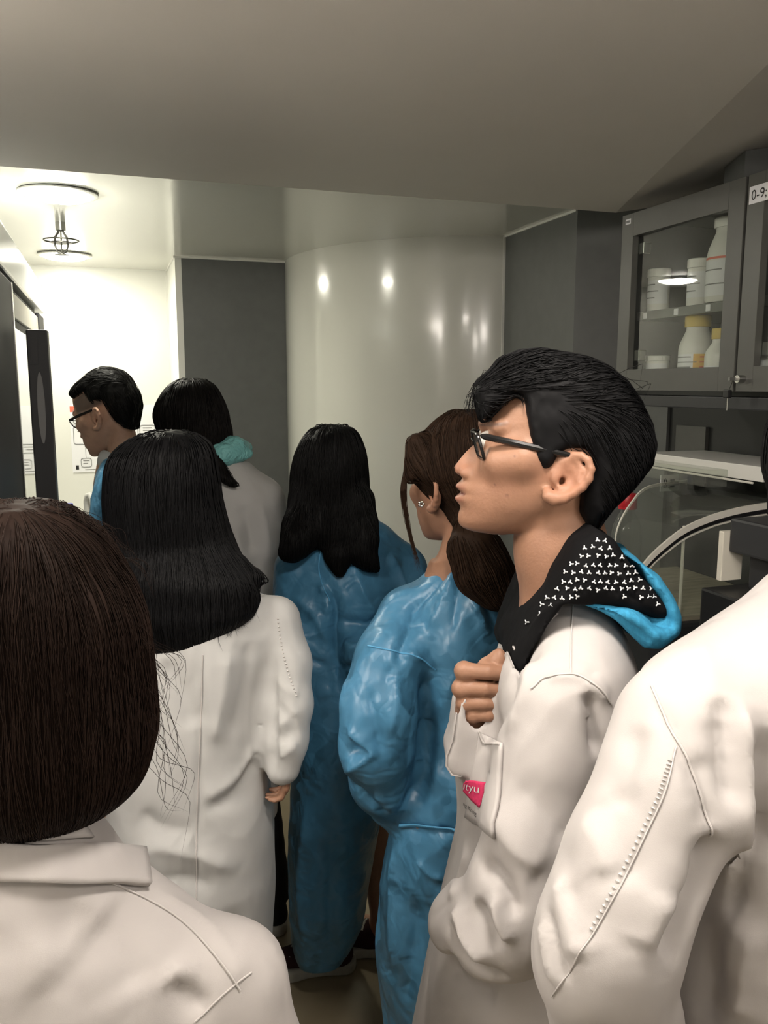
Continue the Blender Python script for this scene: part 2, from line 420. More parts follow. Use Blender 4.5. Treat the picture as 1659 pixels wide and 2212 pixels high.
def loft(rows):
    """rows: (z, cx, cy, a, b[, n]) stacked ellipses"""
    rows = sorted([tuple(r) + ((2.0,) if len(r) == 5 else ()) for r in rows]); A = np.array(rows, float); z0, z1 = A[0, 0], A[-1, 0]
    lo = np.array([(A[:, 1] - A[:, 3]).min(), (A[:, 2] - A[:, 4]).min(), z0]); hi = np.array([(A[:, 1] + A[:, 3]).max(), (A[:, 2] + A[:, 4]).max(), z1])
    def fn(X, Y, Z):
        p = [pchip(np.asarray(Z, float).ravel(), A[:, 0], A[:, i]).reshape(Z.shape).astype(np.float32) for i in range(1, 6)]
        n = p[4]
        rho = ((np.abs(X - p[0]) / p[2]) ** n + (np.abs(Y - p[1]) / p[3]) ** n + 1e-9) ** (1 / n)
        d = (rho - 1) * np.minimum(p[2], p[3])
        return np.maximum(d, np.maximum(z0 - Z, Z - z1))
    return fn, lo, hi
def pxloft(rows):
    """rows: (py, left px, right px, forward distance, half depth[, n])"""
    out = []
    for r in rows:
        l, q = W(r[1], r[0], r[3]), W(r[2], r[0], r[3])
        out.append((l[2], (l[0] + q[0]) / 2, r[3], abs(q[0] - l[0]) / 2, r[4]) + tuple(r[5:]))
    return loft(out)
def polyext(pts2, O, ex, ez, ey, half):
    """closed outline in the (ex, ez) plane through O, swept +-half along ey"""
    P = np.asarray(pts2, float); O = np.asarray(O, float); n = len(P)
    W3 = O + P[:, :1] * ex + P[:, 1:] * ez
    lo = np.minimum((W3 - half * np.abs(ey)).min(0), (W3 + half * np.abs(ey)).min(0)); hi = (W3 + half * np.abs(ey)).max(0)
    def fn(X, Y, Z):
        x, y, z = X - O[0], Y - O[1], Z - O[2]
        u = x * ex[0] + y * ex[1] + z * ex[2]; v = x * ez[0] + y * ez[1] + z * ez[2]; s_ = x * ey[0] + y * ey[1] + z * ey[2]
        d = np.full(np.broadcast(u, v).shape, 1e9, np.float32); inside = np.zeros(d.shape, bool)
        for i in range(n):
            a, b_ = P[i], P[(i + 1) % n]; e = b_ - a
            wx, wy = u - a[0], v - a[1]; t = np.clip((wx * e[0] + wy * e[1]) / max(e @ e, 1e-12), 0, 1)
            d = np.minimum(d, (wx - t * e[0]) ** 2 + (wy - t * e[1]) ** 2)
            if abs(e[1]) > 1e-12:
                c1 = (a[1] <= v) != (b_[1] <= v)
                inside ^= c1 & (u < (v - a[1]) / e[1] * e[0] + a[0])
        d = np.sqrt(d); d = np.where(inside, -d, d)
        return np.maximum(d, np.abs(s_) - half)
    return fn, lo, hi
def chain(F_, pts, rad, k=0.02):
    for i in range(len(pts) - 1): F_.add(cone(pts[i], pts[i + 1], rad[i], rad[i + 1]), k)

# ---- noise and folds on extracted surfaces
_T = np.random.default_rng(3).random((64, 64, 64)).astype(np.float32)
def vnoise(P, off=0.0):
    P = np.asarray(P, float) + off + 100.0; I = np.floor(P).astype(int); t = P - I; t = t * t * (3 - 2 * t); r = 0
    for dx in (0, 1):
        for dy in (0, 1):
            for dz in (0, 1):
                w = (t[:, 0] if dx else 1 - t[:, 0]) * (t[:, 1] if dy else 1 - t[:, 1]) * (t[:, 2] if dz else 1 - t[:, 2])
                r = r + w * _T[(I[:, 0] + dx) % 64, (I[:, 1] + dy) % 64, (I[:, 2] + dz) % 64]
    return r
def polydist(V, line):
    d = np.full(len(V), 1e9); tt = np.zeros(len(V)); n = len(line) - 1
    for i in range(n):
        a, b_ = line[i], line[i + 1]; e = b_ - a; L2 = max(e @ e, 1e-12)
        t = np.clip(((V - a) @ e) / L2, 0, 1); q = np.linalg.norm(V - a - t[:, None] * e, axis=1)
        m = q < d; d[m] = q[m]; tt[m] = (i + t[m]) / n
    return d, tt
def folds(F_, V, N, strokes, f0, f1):
    """strokes: (pixel polyline, half width m, height m). Ridges (+) or valleys (-) pressed along lines drawn on the cloth"""
    D = np.zeros(len(V))
    for pl, w, amp in strokes:
        pl = np.array(pl, float); t = np.linspace(0, len(pl) - 1, max(6, 5 * len(pl)))
        q = np.stack([pchip(t, np.arange(len(pl)), pl[:, i]) if len(pl) > 2 else np.interp(t, np.arange(len(pl)), pl[:, i]) for i in (0, 1)], 1)
        L = F_.hit(q[:, 0], q[:, 1], f0, f1); L = L[~np.isnan(L[:, 0])]
        lo, hi = L.min(0) - 3 * w, L.max(0) + 3 * w
        m = np.where(((V > lo) & (V < hi)).all(1))[0]
        if not len(m): continue
        d, tt = polydist(V[m], L)
        D[m] += amp * 1.35 * np.exp(-(d / w) ** 1.35) * np.clip(np.minimum(tt, 1 - tt) * 6, 0.12, 1)
    return V + N * D[:, None]

class Person:
    """an Empty on the floor whose parts are built in the (right, forward, up) frame"""
    def __init__(s, label, r, f, group=None):
        s.base = RW(np.array([r, f, 0.0])); s.root = thing('person', label, 'person', tuple(s.base), 0, group)
    def mesh(s, name, V, Q, m, col=None, parent=None, smooth=True, label=None):
        me = mesh_np(name, RW(V) - s.base, Q, smooth, col)
        o = link(name, me, m, parent or s.root)
        if label: o['label'] = label
        return o
    def tubes(s, name, lines, r, m, parent=None, n=6, label=None):
        b_ = B()
        for L in lines: b_.tube([RW(p) - s.base for p in L], r, n)
        o = b_.build(name, m, parent or s.root, smooth=True)
        if label: o['label'] = label
        return o

def hairmesh(F_, starts, dirfn, steps, ds, off=0.001, rad=0.0007, spread=0.0, lift=0.0):
    """thin strands that follow the hair surface along dirfn; returns points (N, steps+1, 3)"""
    P = starts.copy(); path = [P.copy()]; n0 = len(P)
    offs = off + RNG.random(n0) * 0.002; jit = RNG.normal(0, spread, (n0, 3)); ph = RNG.random((n0, 3)) * 6.28
    for i in range(steps):
        d = F_.sample(P); g = F_.grad(P); D = dirfn(P) + jit + 0.06 * np.sin(ph + i * 0.5)
        near = (d < 0.02)[:, None]
        T = np.where(near, D - g * (D * g).sum(1, keepdims=True), D); T /= np.linalg.norm(T, axis=1, keepdims=True) + 1e-9
        P = P + T * ds
        d = F_.sample(P); g = F_.grad(P)
        corr = np.where(d < 0.02, d - offs - lift * i, 0)[:, None]
        P = P - g * np.clip(corr, -0.01, 0.01) * 0.8
        path.append(P.copy())
    return np.stack(path, 1)
def strandgeo(path, rad=0.0007, col=None, var=0.4):
    n, m, _ = path.shape; T = np.gradient(path, axis=1); T /= np.linalg.norm(T, axis=2, keepdims=True) + 1e-9
    ref = np.array([0.31, 0.52, 0.79]); U = np.cross(T, ref); U /= np.linalg.norm(U, axis=2, keepdims=True) + 1e-9; Wv = np.cross(T, U)
    prof = np.minimum(1, np.minimum(np.arange(m) / 1.5 + 0.3, (m - 1 - np.arange(m)) / (m * 0.35) + 0.12))
    V = []
    for k in range(3):
        a = 2 * math.pi * k / 3; V.append(path + (rad * prof)[None, :, None] * (math.cos(a) * U + math.sin(a) * Wv))
    V = np.stack(V, 2).reshape(-1, 3)
    base = (np.arange(n)[:, None] * m + np.arange(m - 1)[None]) * 3; Q = []
    for k in range(3):
        k2 = (k + 1) % 3; Q.append(np.stack([base + k, base + k2, base + 3 + k2, base + 3 + k], 2).reshape(-1, 4))
    C = np.repeat((1 + var * (RNG.random(n) * 2 - 1))[:, None], m * 3, 1).reshape(-1, 1)
    return V, np.concatenate(Q), C * np.asarray(col)[None]
def joinparts(parts):
    V, Q, C, o = [], [], [], 0
    for v, q, c in parts:
        V.append(v); Q.append(q + o); C.append(np.broadcast_to(c, v.shape)); o += len(v)
    return np.concatenate(V), np.concatenate(Q), np.concatenate(C)
def pick(V, N, n, cond=None):
    idx = np.arange(len(V)) if cond is None else np.where(cond)[0]
    return V[RNG.choice(idx, n)]
# ------------------------------------------------------------------ the room
ZN, ZF = 2.16, 2.26          # lower ceiling over the viewer, higher ceiling over the alcove
YE = 2.2                     # where the lower ceiling ends
XL, XR, YB, YFAR = -0.95, 1.76, -2.2, 4.70
struct(pbox('floor', (XL - .1, YB - .1, -0.1), (XR + 1.2, YFAR + .1, 0), 'floor_vinyl'))
# lower ceiling: flat to the left of an oblique crease, rising slightly to the right of it
c0, cdir = np.array([1.43, 2.14]), nz([-0.41, -1.0]); cn = np.array([-cdir[1], cdir[0]])   # cn points right of the crease
if cn[0] < 0: cn = -cn
def zcrease(x, y): return ZN + max(0.0, 0.20 * ((np.array([x, y]) - c0) @ cn))
cA = c0 + cdir * (-(YE - c0[1]) / -cdir[1]); cB = c0 + cdir * ((YB - .1 - c0[1]) / cdir[1])
b_ = B(); bm = b_.bm
def cv(x, y, z): return bm.verts.new((x, y, z))
l0, l1, k1, k0 = cv(XL - .1, YB - .1, ZN), cv(XL - .1, YE, ZN), cv(cA[0], YE, ZN), cv(cB[0], YB - .1, ZN)
r0, r1 = cv(XR + .1, YB - .1, zcrease(XR + .1, YB - .1)), cv(XR + .1, YE, zcrease(XR + .1, YE))
bm.faces.new((l0, l1, k1, k0)); bm.faces.new((k0, k1, r1, r0))
ex = bmesh.ops.extrude_face_region(bm, geom=bm.faces[:])
for v in [g for g in ex['geom'] if isinstance(g, bmesh.types.BMVert)]: v.co.z = 2.9
o = b_.build('ceiling', 'ceiling_near'); struct(o)
struct(pbox('ceiling', (XL - .1, YE + .001, ZF), (XR + 1.2, YFAR + .1, 2.9), 'ceiling_far'))
struct(pbox('wall_far', (XL - .1, YFAR, 0), (XR + .1, YFAR + .1, ZF), 'wall_white'))
struct(pbox('wall_left', (XL - .1, YB, 0), (XL, YFAR, ZF + .2), 'wall_white'))
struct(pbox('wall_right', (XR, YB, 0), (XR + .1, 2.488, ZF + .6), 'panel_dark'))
struct(pbox('wall_back', (XL - .1, YB - .1, 0), (XR + .1, YB, ZF + .6), 'wall_white'))
# grey projecting panel beside the far wall, with a white return
struct(pbox('wall_return', (0.345, 4.176, 0), (0.375, YFAR, ZF), 'wall_white'))
struct(pbox('wall_panel', (0.375, 4.17, 0), (1.2, YFAR, ZF), 'panel_grey'))
# white glossy round column
ang = np.linspace(math.radians(150), math.radians(285), 60); cc = np.array([1.80, 4.08]); RC = 0.93
pl = [(cc[0] + RC * math.cos(a), cc[1] + RC * math.sin(a), 0.0) for a in ang] + [(cc[0] + .3, cc[1], 0.0)]
o = B().prism(pl, (0, 0, ZF)).build('wall_column', 'wall_gloss', smooth=True); struct(o)
struct(B().prism([(1.585, 2.63, 0), (1.585, 3.19, 0), (2.16, 3.19, 0), (2.16, 2.49, 0), (1.765, 2.49, 0)], (0, 0, ZF)).build('wall_pier', 'panel_grey'))
# thin pale shadow-gap trims along the ceiling and the corners
struct(pbox('trim_1', (0.34, 4.166, ZF - .008), (0.90, 4.172, ZF), 'trim_white'))
struct(pbox('trim_2', (1.578, 2.63, ZF - .008), (1.586, 3.19, ZF), 'trim_white'))
struct(pbox('trim_3', (1.574, 3.176, 0), (1.586, 3.192, ZF), 'trim_white'))
struct(pbox('trim_4', (0.335, YFAR - .012, 0), (0.347, YFAR, ZF), 'trim_white'))
struct(pbox('trim_5', (0.338, 4.172, ZF - .008), (0.346, YFAR, ZF), 'trim_white'))
struct(pbox('baseboard_far', (XL, YFAR - .012, 0), (0.345, YFAR, .09), 'panel_grey'))

# ------------------------------------------------------------------ ceiling lamps and sprinkler
def lamp(x, y, z, m, label, r=0.110):
    t = thing('ceiling_lamp', label, 'lamp', (x, y, z), 0, 'round recessed ceiling lamps')
    B().lathe([(r, 0.0), (r + .012, -.003), (r + .012, -.007), (r, -.010), (r - .004, -.010), (r - .004, 0.0)], (0, 0, 0), 48).build('rim', 'trim_white', t, smooth=True)
    B().lathe([(r - .005, -.001), (r - .005, -.010), (r * .75, -.020), (r * .4, -.026), (0.002, -.028)], (0, 0, 0), 48).build('diffuser', m, t, smooth=True)
    return t
lamp(-0.11, 2.93, ZF, 'lamp_far', 'larger nearer glowing round ceiling lamp in front of the sprinkler')
lamp(-0.147, 4.28, ZF, 'lamp_far', 'smaller farther glowing round ceiling lamp close to the white far wall')
def dome(x, y, z, label, r=0.20):  # unseen lamps; deep dome form made up to brighten the near ceiling
    t = thing('ceiling_lamp', label, 'lamp', (x, y, z), 0, 'unseen opal dome lamps over the viewer')
    B().lathe([(r + .012, 0.0), (r + .012, -.018), (r + .002, -.022)], (0, 0, 0), 40).build('rim', 'steel', t, smooth=True)
    B().lathe([(r, -.020), (r, -.115), (r * .95, -.135), (r * .6, -.148), (.004, -.152)], (0, 0, 0), 40).build('diffuser', 'lamp_near', t, smooth=True)
dome(-0.68, 0.80, ZN, 'unseen warm opal dome ceiling lamp left of the person with the brown bob')
dome(0.80, -0.15, ZN, 'unseen warm opal dome ceiling lamp behind the right foreground coat', .13)
dome(0.1, -1.3, ZN, 'unseen warm opal dome ceiling lamp behind the viewer', .11)
lamp(0.34, 0.58, ZN, 'fill_spot', 'added recessed round fill lamp directly above the group, out of frame')  # unseen lamp added to brighten the backs and shoulders of the group
s_ = thing('sprinkler', 'small dark metal fire sprinkler hanging from the alcove ceiling between two lamps', 'sprinkler', (-0.128, 3.45, ZF))
B().lathe([(0.018, 0), (0.018, -.03), (0.010, -.035)], (0, 0, 0), 16).build('stem', 'steel', s_, smooth=True)
fr = B()
for sg in (-1, 1):
    fr.tube([(sg * .008, 0, -.035), (sg * .021, 0, -.055), (sg * .023, 0, -.085), (sg * .016, 0, -.105), (0.0, 0, -.113)], .004, 8)
fr.build('frame', 'dark_steel', s_, smooth=True)
B().tube([(0, 0, -.035), (0, 0, -.108)], .003, 8).build('bulb', 'steel', s_, smooth=True)
B().lathe([(0.012, -.114), (0.026, -.117), (0.026, -.119), (0.004, -.120)], (0, 0, 0), 20).build('deflector', 'dark_steel', s_, smooth=True)
ring = [(0.062 * math.cos(a), 0.062 * math.sin(a), -.066) for a in np.linspace(0, 2 * math.pi, 33)]
B().tube(ring, .0028, 6, cap=False).build('guard_ring', 'dark_steel', s_, smooth=True)
B().lathe([(0.004, -.071), (0.040, -.073), (0.040, -.076), (0.004, -.078)], (0, 0, 0), 24).build('guard_plate', 'dark_steel', s_, smooth=True)

# ------------------------------------------------------------------ tall dark refrigerator at the left
XF = -0.20
fr_ = thing('refrigerator', 'tall dark refrigerator with white top fascia and mirrored glass door at left', 'refrigerator', (-0.55, 2.4, 0))
L0 = (-0.55, 2.4, 0)
def fp(name, lo, hi, m, parent=fr_, bev=.002): return pbox(name, lo, hi, m, parent, bev, loc=L0)
fp('body', (-0.93, 1.34, 0.08), (XF - .03, 3.36, 1.915), 'fridge_metal')
fp('plinth', (-0.90, 1.38, 0.0), (XF - .08, 3.32, .08), 'black_plastic')
fp('fascia', (-0.93, 1.33, 1.917), (XF, 3.38, 2.02), 'fridge_white', bev=.006)
fp('door', (XF - .03, 1.36, 0.10), (XF, 2.195, 1.90), 'fridge_metal')
d2 = fp('door', (XF - .03, 2.205, 0.10), (XF - .012, 3.34, 1.90), 'fridge_metal')
fp('label_strip', (XF - .012, 2.225, 1.825), (XF - .004, 3.10, 1.885), 'cream_plastic', d2)
fp('glass', (XF - .012, 2.225, 0.30), (XF - .006, 3.10, 1.800), 'mirror_glass', d2)
fp('frame', (XF - .012, 3.10, 0.10), (XF, 3.34, 1.90), 'fridge_metal', d2)
fp('frame', (XF - .012, 2.205, 0.10), (XF + .002, 2.225, 1.90), 'steel', d2, 0)
h_ = fp('handle', (XF + .020, 2.28, 0.30), (XF + .070, 2.35, 1.795), 'charcoal', bev=.004)
for zz in (.45, 1.12): fp("handle_mount", (XF - .006, 2.30, zz), (XF + .024, 2.33, zz + .03), 'charcoal', h_)
oval = [(XF + .046 + .009 * math.cos(a), 2.278, 1.60 + .09 * math.sin(a)) for a in np.linspace(0, 2 * math.pi, 25)[:-1]]
B().prism(oval, (0, .004, 0)).build('badge', 'grey_ink', h_, loc=L0)
fp('slot', (XF + .028, 2.277, 1.71), (XF + .046, 2.281, 1.78), 'charcoal', h_, 0)
# far bench behind the refrigerator with bottles
bn = thing('lab_bench', 'pale laboratory bench against the far wall behind the refrigerator', 'bench', (-0.6, 3.95, 0))
L1 = (-0.6, 3.95, 0)
pbox('worktop', (-0.94, 3.42, .90), (0.04, 4.69, .94), 'white_plastic', bn, .004, loc=L1)
for i, y0 in enumerate((3.46, 3.87, 4.28)):
    p_ = pbox('cabinet_door', (0.0, y0, .12), (0.018, y0 + .39, .88), 'fridge_white', bn, .003, loc=L1)
    pbox('pull', (0.018, y0 + .15, .80), (0.034, y0 + .25, .815), 'steel', p_, .003, loc=L1)
pbox('carcass', (-0.93, 3.45, .08), (0.0, 4.69, .90), 'fridge_white', bn, .002, loc=L1)
def flask(x, y, z, cap, label, h=.235):
    t = thing('bottle', label, 'bottle', (x, y, z), 0, 'blue-capped glass bottles on the far bench')
    B().lathe([(.034, 0), (.040, .004), (.040, h * .58), (.032, h * .70), (.017, h * .78), (.017, h * .86)], (0, 0, 0)).build('glass', 'bottle_glass', t, smooth=True)
    B().lathe([(.0215, h * .84), (.0225, h * .85), (.0225, h), (.020, h + .002)], (0, 0, 0)).build('cap', cap, t, smooth=True)
flask(-0.168, 3.6, .94, 'blue_plastic', 'glass bottle with dark blue cap nearest the refrigerator')
flask(-0.045, 3.66, .94, 'blue_plastic', 'glass bottle with dark blue cap partly hidden by the white curved tap')
tp = thing('bench_tap', 'white curved tap rising from the far bench beside the man in blue', 'tap', (-0.092, 3.56, .94))
B().lathe([(.028, 0), (.028, .012), (.014, .03)], (0, 0, 0), 20).build('base', 'white_plastic', tp, smooth=True)
B().tube([(0, 0, 0.02), (0, 0, .22), (0, -.004, .25), (.006, -.015, .272), (.016, -.03, .276), (.024, -.045, .262), (.027, -.05, .23), (.028, -.052, .12)], .0125, 14).build('spout', 'white_plastic', tp, smooth=True)

# ------------------------------------------------------------------ poster on the far wall
YP = YFAR - .004
po = thing('wall_poster', 'white flow-chart poster on the far wall behind the man with glasses', 'poster', (0.045, YFAR, 1.37))
LP = (0.045, YFAR, 1.37)
pbox('sheet', (-0.182, YP, 1.195), (0.272, YFAR, 1.548), 'paper', po, loc=LP)
pbox('red_square', (-0.180, YP - .001, 1.515), (-0.152, YP, 1.545), 'red_print', po, loc=LP)
pbox('black_square', (-0.165, YP - .001, 1.21), (-0.150, YP, 1.232), 'ink', po, loc=LP)
def rbox(x0, x1, z0, z1, rr=.012):
    pts = []
    for cx, cz, a0 in ((x1 - rr, z1 - rr, 0), (x0 + rr, z1 - rr, 90), (x0 + rr, z0 + rr, 180), (x1 - rr, z0 + rr, 270)):
        for a in (0, 30, 60, 90): pts.append((cx + rr * math.cos(math.radians(a0 + a)), YP - .001, cz + rr * math.sin(math.radians(a0 + a))))
    pts.append(pts[0]); return pts
for bx in ((-.165, -.11, 1.455, 1.53), (-.168, -.07, 1.345, 1.44), (-.08, .03, 1.305, 1.35), (-.138, -.085, 1.222, 1.27), (-.03, .04, 1.222, 1.27),
           (.06, .16, 1.345, 1.44), (.06, .13, 1.222, 1.27), (.17, .25, 1.345, 1.44), (.15, .22, 1.222, 1.27)):
    f_ = B().tube(rbox(*bx), .0016, 5, cap=False).build('flow_box', 'grey_ink', po, loc=LP)
    w_ = bx[1] - bx[0]
    for q in range(2): pbox('text_line', (bx[0] + .2 * w_, YP - .001, bx[3] - .016 - q * .014), (bx[1] - (.2 + .15 * q) * w_, YP, bx[3] - .012 - q * .014), 'grey_ink', f_, loc=LP)
B().tube([(-.112, YP - .001, 1.345), (-.112, YP - .001, 1.272)], .0014, 5).build('arrow', 'grey_ink', po, loc=LP)
pbox('footer_line', (-.12, YP - .001, 1.207), (.22, YP, 1.210), 'grey_ink', po, loc=LP)

# ------------------------------------------------------------------ wall cabinets on the right
XC = 1.40; ZB, ZT = 1.643, 2.125
def cabinet(y0, y1, label, tagtext):
    c = thing('wall_cabinet', label, 'cabinet', (1.58, (y0 + y1) / 2, ZB), 0, 'grey wall cabinets with glass doors'); L = (1.58, (y0 + y1) / 2, ZB)
    def q(name, lo, hi, m, parent=c, bev=.0015): return pbox(name, lo, hi, m, parent, bev, loc=L)
    q('top', (XC + .022, y0, ZT - .018), (XR - .002, y1, ZT), 'cabinet_grey'); q('bottom', (XC + .022, y0, ZB), (XR - .002, y1, ZB + .018), 'cabinet_grey')
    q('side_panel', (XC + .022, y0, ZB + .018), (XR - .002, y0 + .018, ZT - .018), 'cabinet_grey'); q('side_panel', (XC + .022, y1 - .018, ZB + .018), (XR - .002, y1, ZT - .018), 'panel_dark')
    q('back', (XR - .02, y0 + .018, ZB + .018), (XR - .002, y1 - .018, ZT - .018), 'cabinet_inside')
    sh = q('shelf', (XC + .05, y0 + .019, 1.838), (XR - .02, y1 - .019, 1.862), 'cabinet_grey')
    for t in (.12, .40, .66, .9):
        yy = y1 - t * (y1 - y0); q('shelf_label', (XC + .048, yy - .008, 1.842), (XC + .050, yy + .008, 1.858), 'paper', sh, 0)
    d = thing('door', '', ''); del d['label']; del d['category']; d.parent = c
    d.location = (0, 0, 0)
    a, b2, fw = y0 + .002, y1 - .002, .062
    for nm, lo, hi in (('stile', (XC, a, ZB), (XC + .02, a + .052, ZT)), ('stile', (XC, b2 - .052, ZB), (XC + .02, b2, ZT)),
                       ('rail', (XC, a + .052, ZT - fw), (XC + .02, b2 - .052, ZT)), ('rail', (XC, a + .052, ZB), (XC + .02, b2 - .052, ZB + fw - .004))):
        q(nm, lo, hi, 'cabinet_grey', d, .001)
    gz0, gz1 = ZB + .052, ZT - .056; B().prism([(XC + .001, a + .045, gz0), (XC + .0175, b2 - .045, gz0), (XC + .0175, b2 - .045, gz1), (XC + .001, a + .045, gz1)], (.002, 0, 0)).build('glass', 'clear_glass', d, loc=L)
    for zz in (1.74, 2.03): q('hinge', (XC + .021, b2 - .075, zz - .015), (XC + .045, b2 - .045, zz + .015), 'steel', d, .002)
    return c, d, L
cab1, door1, LC1 = cabinet(1.605, 2.085, 'grey glass-door wall cabinet holding white tubs and yellow-capped bottles', None)
cab2, door2, LC2 = cabinet(1.120, 1.600, 'grey glass-door wall cabinet at the right edge with a white index label', None)
# door labels
lb = onX(1346, 466, XC); pbox('door_label', (XC - .001, 2.043, 2.098), (XC, 2.066, 2.112), 'paper', door1, loc=LC1)
pbox('label_print', (XC - .0015, 2.046, 2.102), (XC - .001, 2.063, 2.108), 'grey_ink', door1, loc=LC1)
lab = pbox('door_label', (XC - .001, 1.47, 2.060), (XC, 1.592, 2.098), 'paper', door2, loc=LC2)
def text_mesh(txt, size):
    cu = bpy.data.curves.new('t', 'FONT'); cu.body = txt; cu.size = size; cu.fill_mode = 'FRONT'; cu.resolution_u = 4
    ob = bpy.data.objects.new('t', cu); COL.objects.link(ob); dg = bpy.context.evaluated_depsgraph_get()
    me = bpy.data.meshes.new_from_object(ob.evaluated_get(dg)); bpy.data.objects.remove(ob); bpy.data.curves.remove(cu); return me
me = text_mesh('0-9;', .031)
for v in me.vertices: v.co = Vector((XC - .0018, 1.585 - v.co.x, 2.068 + v.co.y)) - Vector(LC2)
link('label_text', me, 'ink', door2)
# key lock and pull on the second door
lk = onX(1615, 820, XC)
B().lathe([(.009, 0), (.009, .012), (.006, .014)], (0, 0, 0), 16)
kb = B()
kb.tube([(XC, 1.575, 1.672), (XC - .018, 1.575, 1.672)], .009, 14).build('lock', 'steel', door2, smooth=True, loc=LC2)
B().box(np.array([XC - .040, 1.573, 1.668]), np.array([XC - .016, 1.577, 1.676]), .001).build('key', 'steel', door2, loc=LC2)
B().tube([(XC - .03, 1.575, 1.668), (XC - .03, 1.588, 1.640), (XC - .03, 1.588, 1.60)], .0015, 6).build('key_chain', 'steel', door2, loc=LC2)
B().box(np.array([XC - .036, 1.578, 1.628]), np.array([XC - .026, 1.598, 1.648]), .003).build('key_tag', 'black_plastic', door2, loc=LC2)
# light rail below, duct box above
rl = tag(B().box(np.array([XC + .012, 1.12, 1.600]), np.array([XC + .10, 2.07, 1.630]), .003).build('light_rail', 'charcoal'), 'dark rail running under the grey wall cabinets', 'rail')
zt = 2.30
pl = [(1.50, 1.80, ZT + .001), (1.44, 1.66, ZT + .001), (XR - .002, 1.64, ZT + .001), (XR - .002, 2.0, ZT + .001)]
pl = [(x, y, zz) for x, y, zz in pl]
bm2 = B(); A = [bm2.bm.verts.new(p) for p in pl]; C2 = [bm2.bm.verts.new((x, y, zcrease(x, y) - .002)) for x, y, _ in pl]
bm2.bm.faces.new(A); bm2.bm.faces.new(C2[::-1])
for i in range(4): bm2.bm.faces.new((A[i], C2[i], C2[(i + 1) % 4], A[(i + 1) % 4]))
tag(bm2.build('duct_box', 'panel_grey'), 'dark grey boxed duct on top of the wall cabinets under the ceiling', 'duct')

# ------------------------------------------------------------------ chemicals in the cabinet
SHZ, BTZ = 1.862, ZB + .018
def put(px, py0, x): p = onX(px, py0, x); return p
def jar(px, x, z, r, h, label, lid=True, lines=3):
    p = onX(px, 700, x)
    t = thing('jar', label, 'jar', (x, p[1], z + .0005), 0, 'white plastic containers in the cabinet')
    B().lathe([(r * .94, 0), (r * .97, .004), (r * .97, h * .82)], (0, 0, 0)).build('tub', 'white_plastic', t, smooth=True)
    if lid: B().lathe([(r * .97, h * .80), (r * 1.03, h * .81), (r * 1.03, h * .985), (r * .95, h)], (0, 0, 0)).build('lid', 'white_plastic', t, smooth=True)
    bandlabel(t, r * .975, h * .18, h * .72, 'paper', lines)
    return t
def bandlabel(t, r, z0, z1, m, lines, a0=120, a1=285, ink='grey_ink'):
    an = np.radians(np.linspace(a0, a1, 18))
    B().strip([(r * math.cos(a), r * math.sin(a), z0) for a in an], [(r * math.cos(a), r * math.sin(a), z1) for a in an]).build('label', m, t, smooth=True)
    for i in range(lines):
        zz = z1 - (i + .7) * (z1 - z0) / (lines + .5); an2 = np.radians(np.linspace(a0 + 20, a0 + 95 + 18 * (i % 2), 12))
        B().strip([((r + .0006) * math.cos(a), (r + .0006) * math.sin(a), zz) for a in an2], [((r + .0006) * math.cos(a), (r + .0006) * math.sin(a), zz + .003) for a in an2]).build('print_line', ink, t, smooth=True)
def shouldered(px, x, z, r, h, capm, label, caph=.030, neck=.55, lab=None, capr=None):
    p = onX(px, 700, x)
    t = thing('bottle', label, 'bottle', (x, p[1], z + .0005), 0, 'white plastic bottles in the cabinet')
    hb = h - caph; cr = capr or r * neck * 1.15
    B().lathe([(r * .92, 0), (r, .005), (r, hb * .62), (r * .93, hb * .72), (r * neck * 1.1, hb * .90), (r * neck, hb * .95), (r * neck, hb + .004)], (0, 0, 0)).build('body', 'white_plastic', t, smooth=True)
    B().lathe([(cr, hb), (cr * 1.02, hb + .003), (cr * 1.02, h - .003), (cr * .95, h)], (0, 0, 0)).build('cap', capm, t, smooth=True)
    if lab: lab(t, r * 1.006, hb)
    return t
jar(1419, 1.50, SHZ, .031, .118, 'tall white lidded jar standing alone at the left of the shelf')
jar(1506, 1.50, SHZ, .032, .122, 'tall white lidded jar beside the big bottle on the shelf')
def lab_red(t, r, hb):
    bandlabel(t, r, hb * .08, hb * .55, 'paper', 2); bandlabel(t, r * 1.002, hb * .57, hb * .60, 'red_print', 0)
shouldered(1564, 1.49, SHZ, .050, .205, 'white_plastic', 'large white round-shouldered bottle with a thin red line on the shelf', .024, .62, lab_red)
jar(1425, 1.49, BTZ, .033, .078, 'short white screw-lid tub on the cabinet floor', lines=0)
def lab_y(t, r, hb):
    bandlabel(t, r, hb * .03, hb * .52, 'paper', 5, 120, 222); bandlabel(t, r * 1.001, hb * .03, hb * .52, 'orange_print', 5, 222, 290, 'red_print')
    bandlabel(t, r * 1.002, hb * .005, hb * .03, 'red_print', 0, 120, 290)
shouldered(1508, 1.50, BTZ, .046, .178, 'yellow_plastic', 'big white bottle with yellow cap and orange-striped label', .030, .62, lab_y)
def lab_s(t, r, hb): bandlabel(t, r, hb * .1, hb * .4, 'paper', 3, 120, 290, 'ink')
shouldered(1557, 1.465, BTZ, .034, .136, 'yellow_plastic', 'small white bottle with yellow cap in front of the big one', .026, .5, lab_s)

jar(1652, 1.47, BTZ, .033, .075, 'white lidded tub behind the second glass door at the right edge', lines=1)
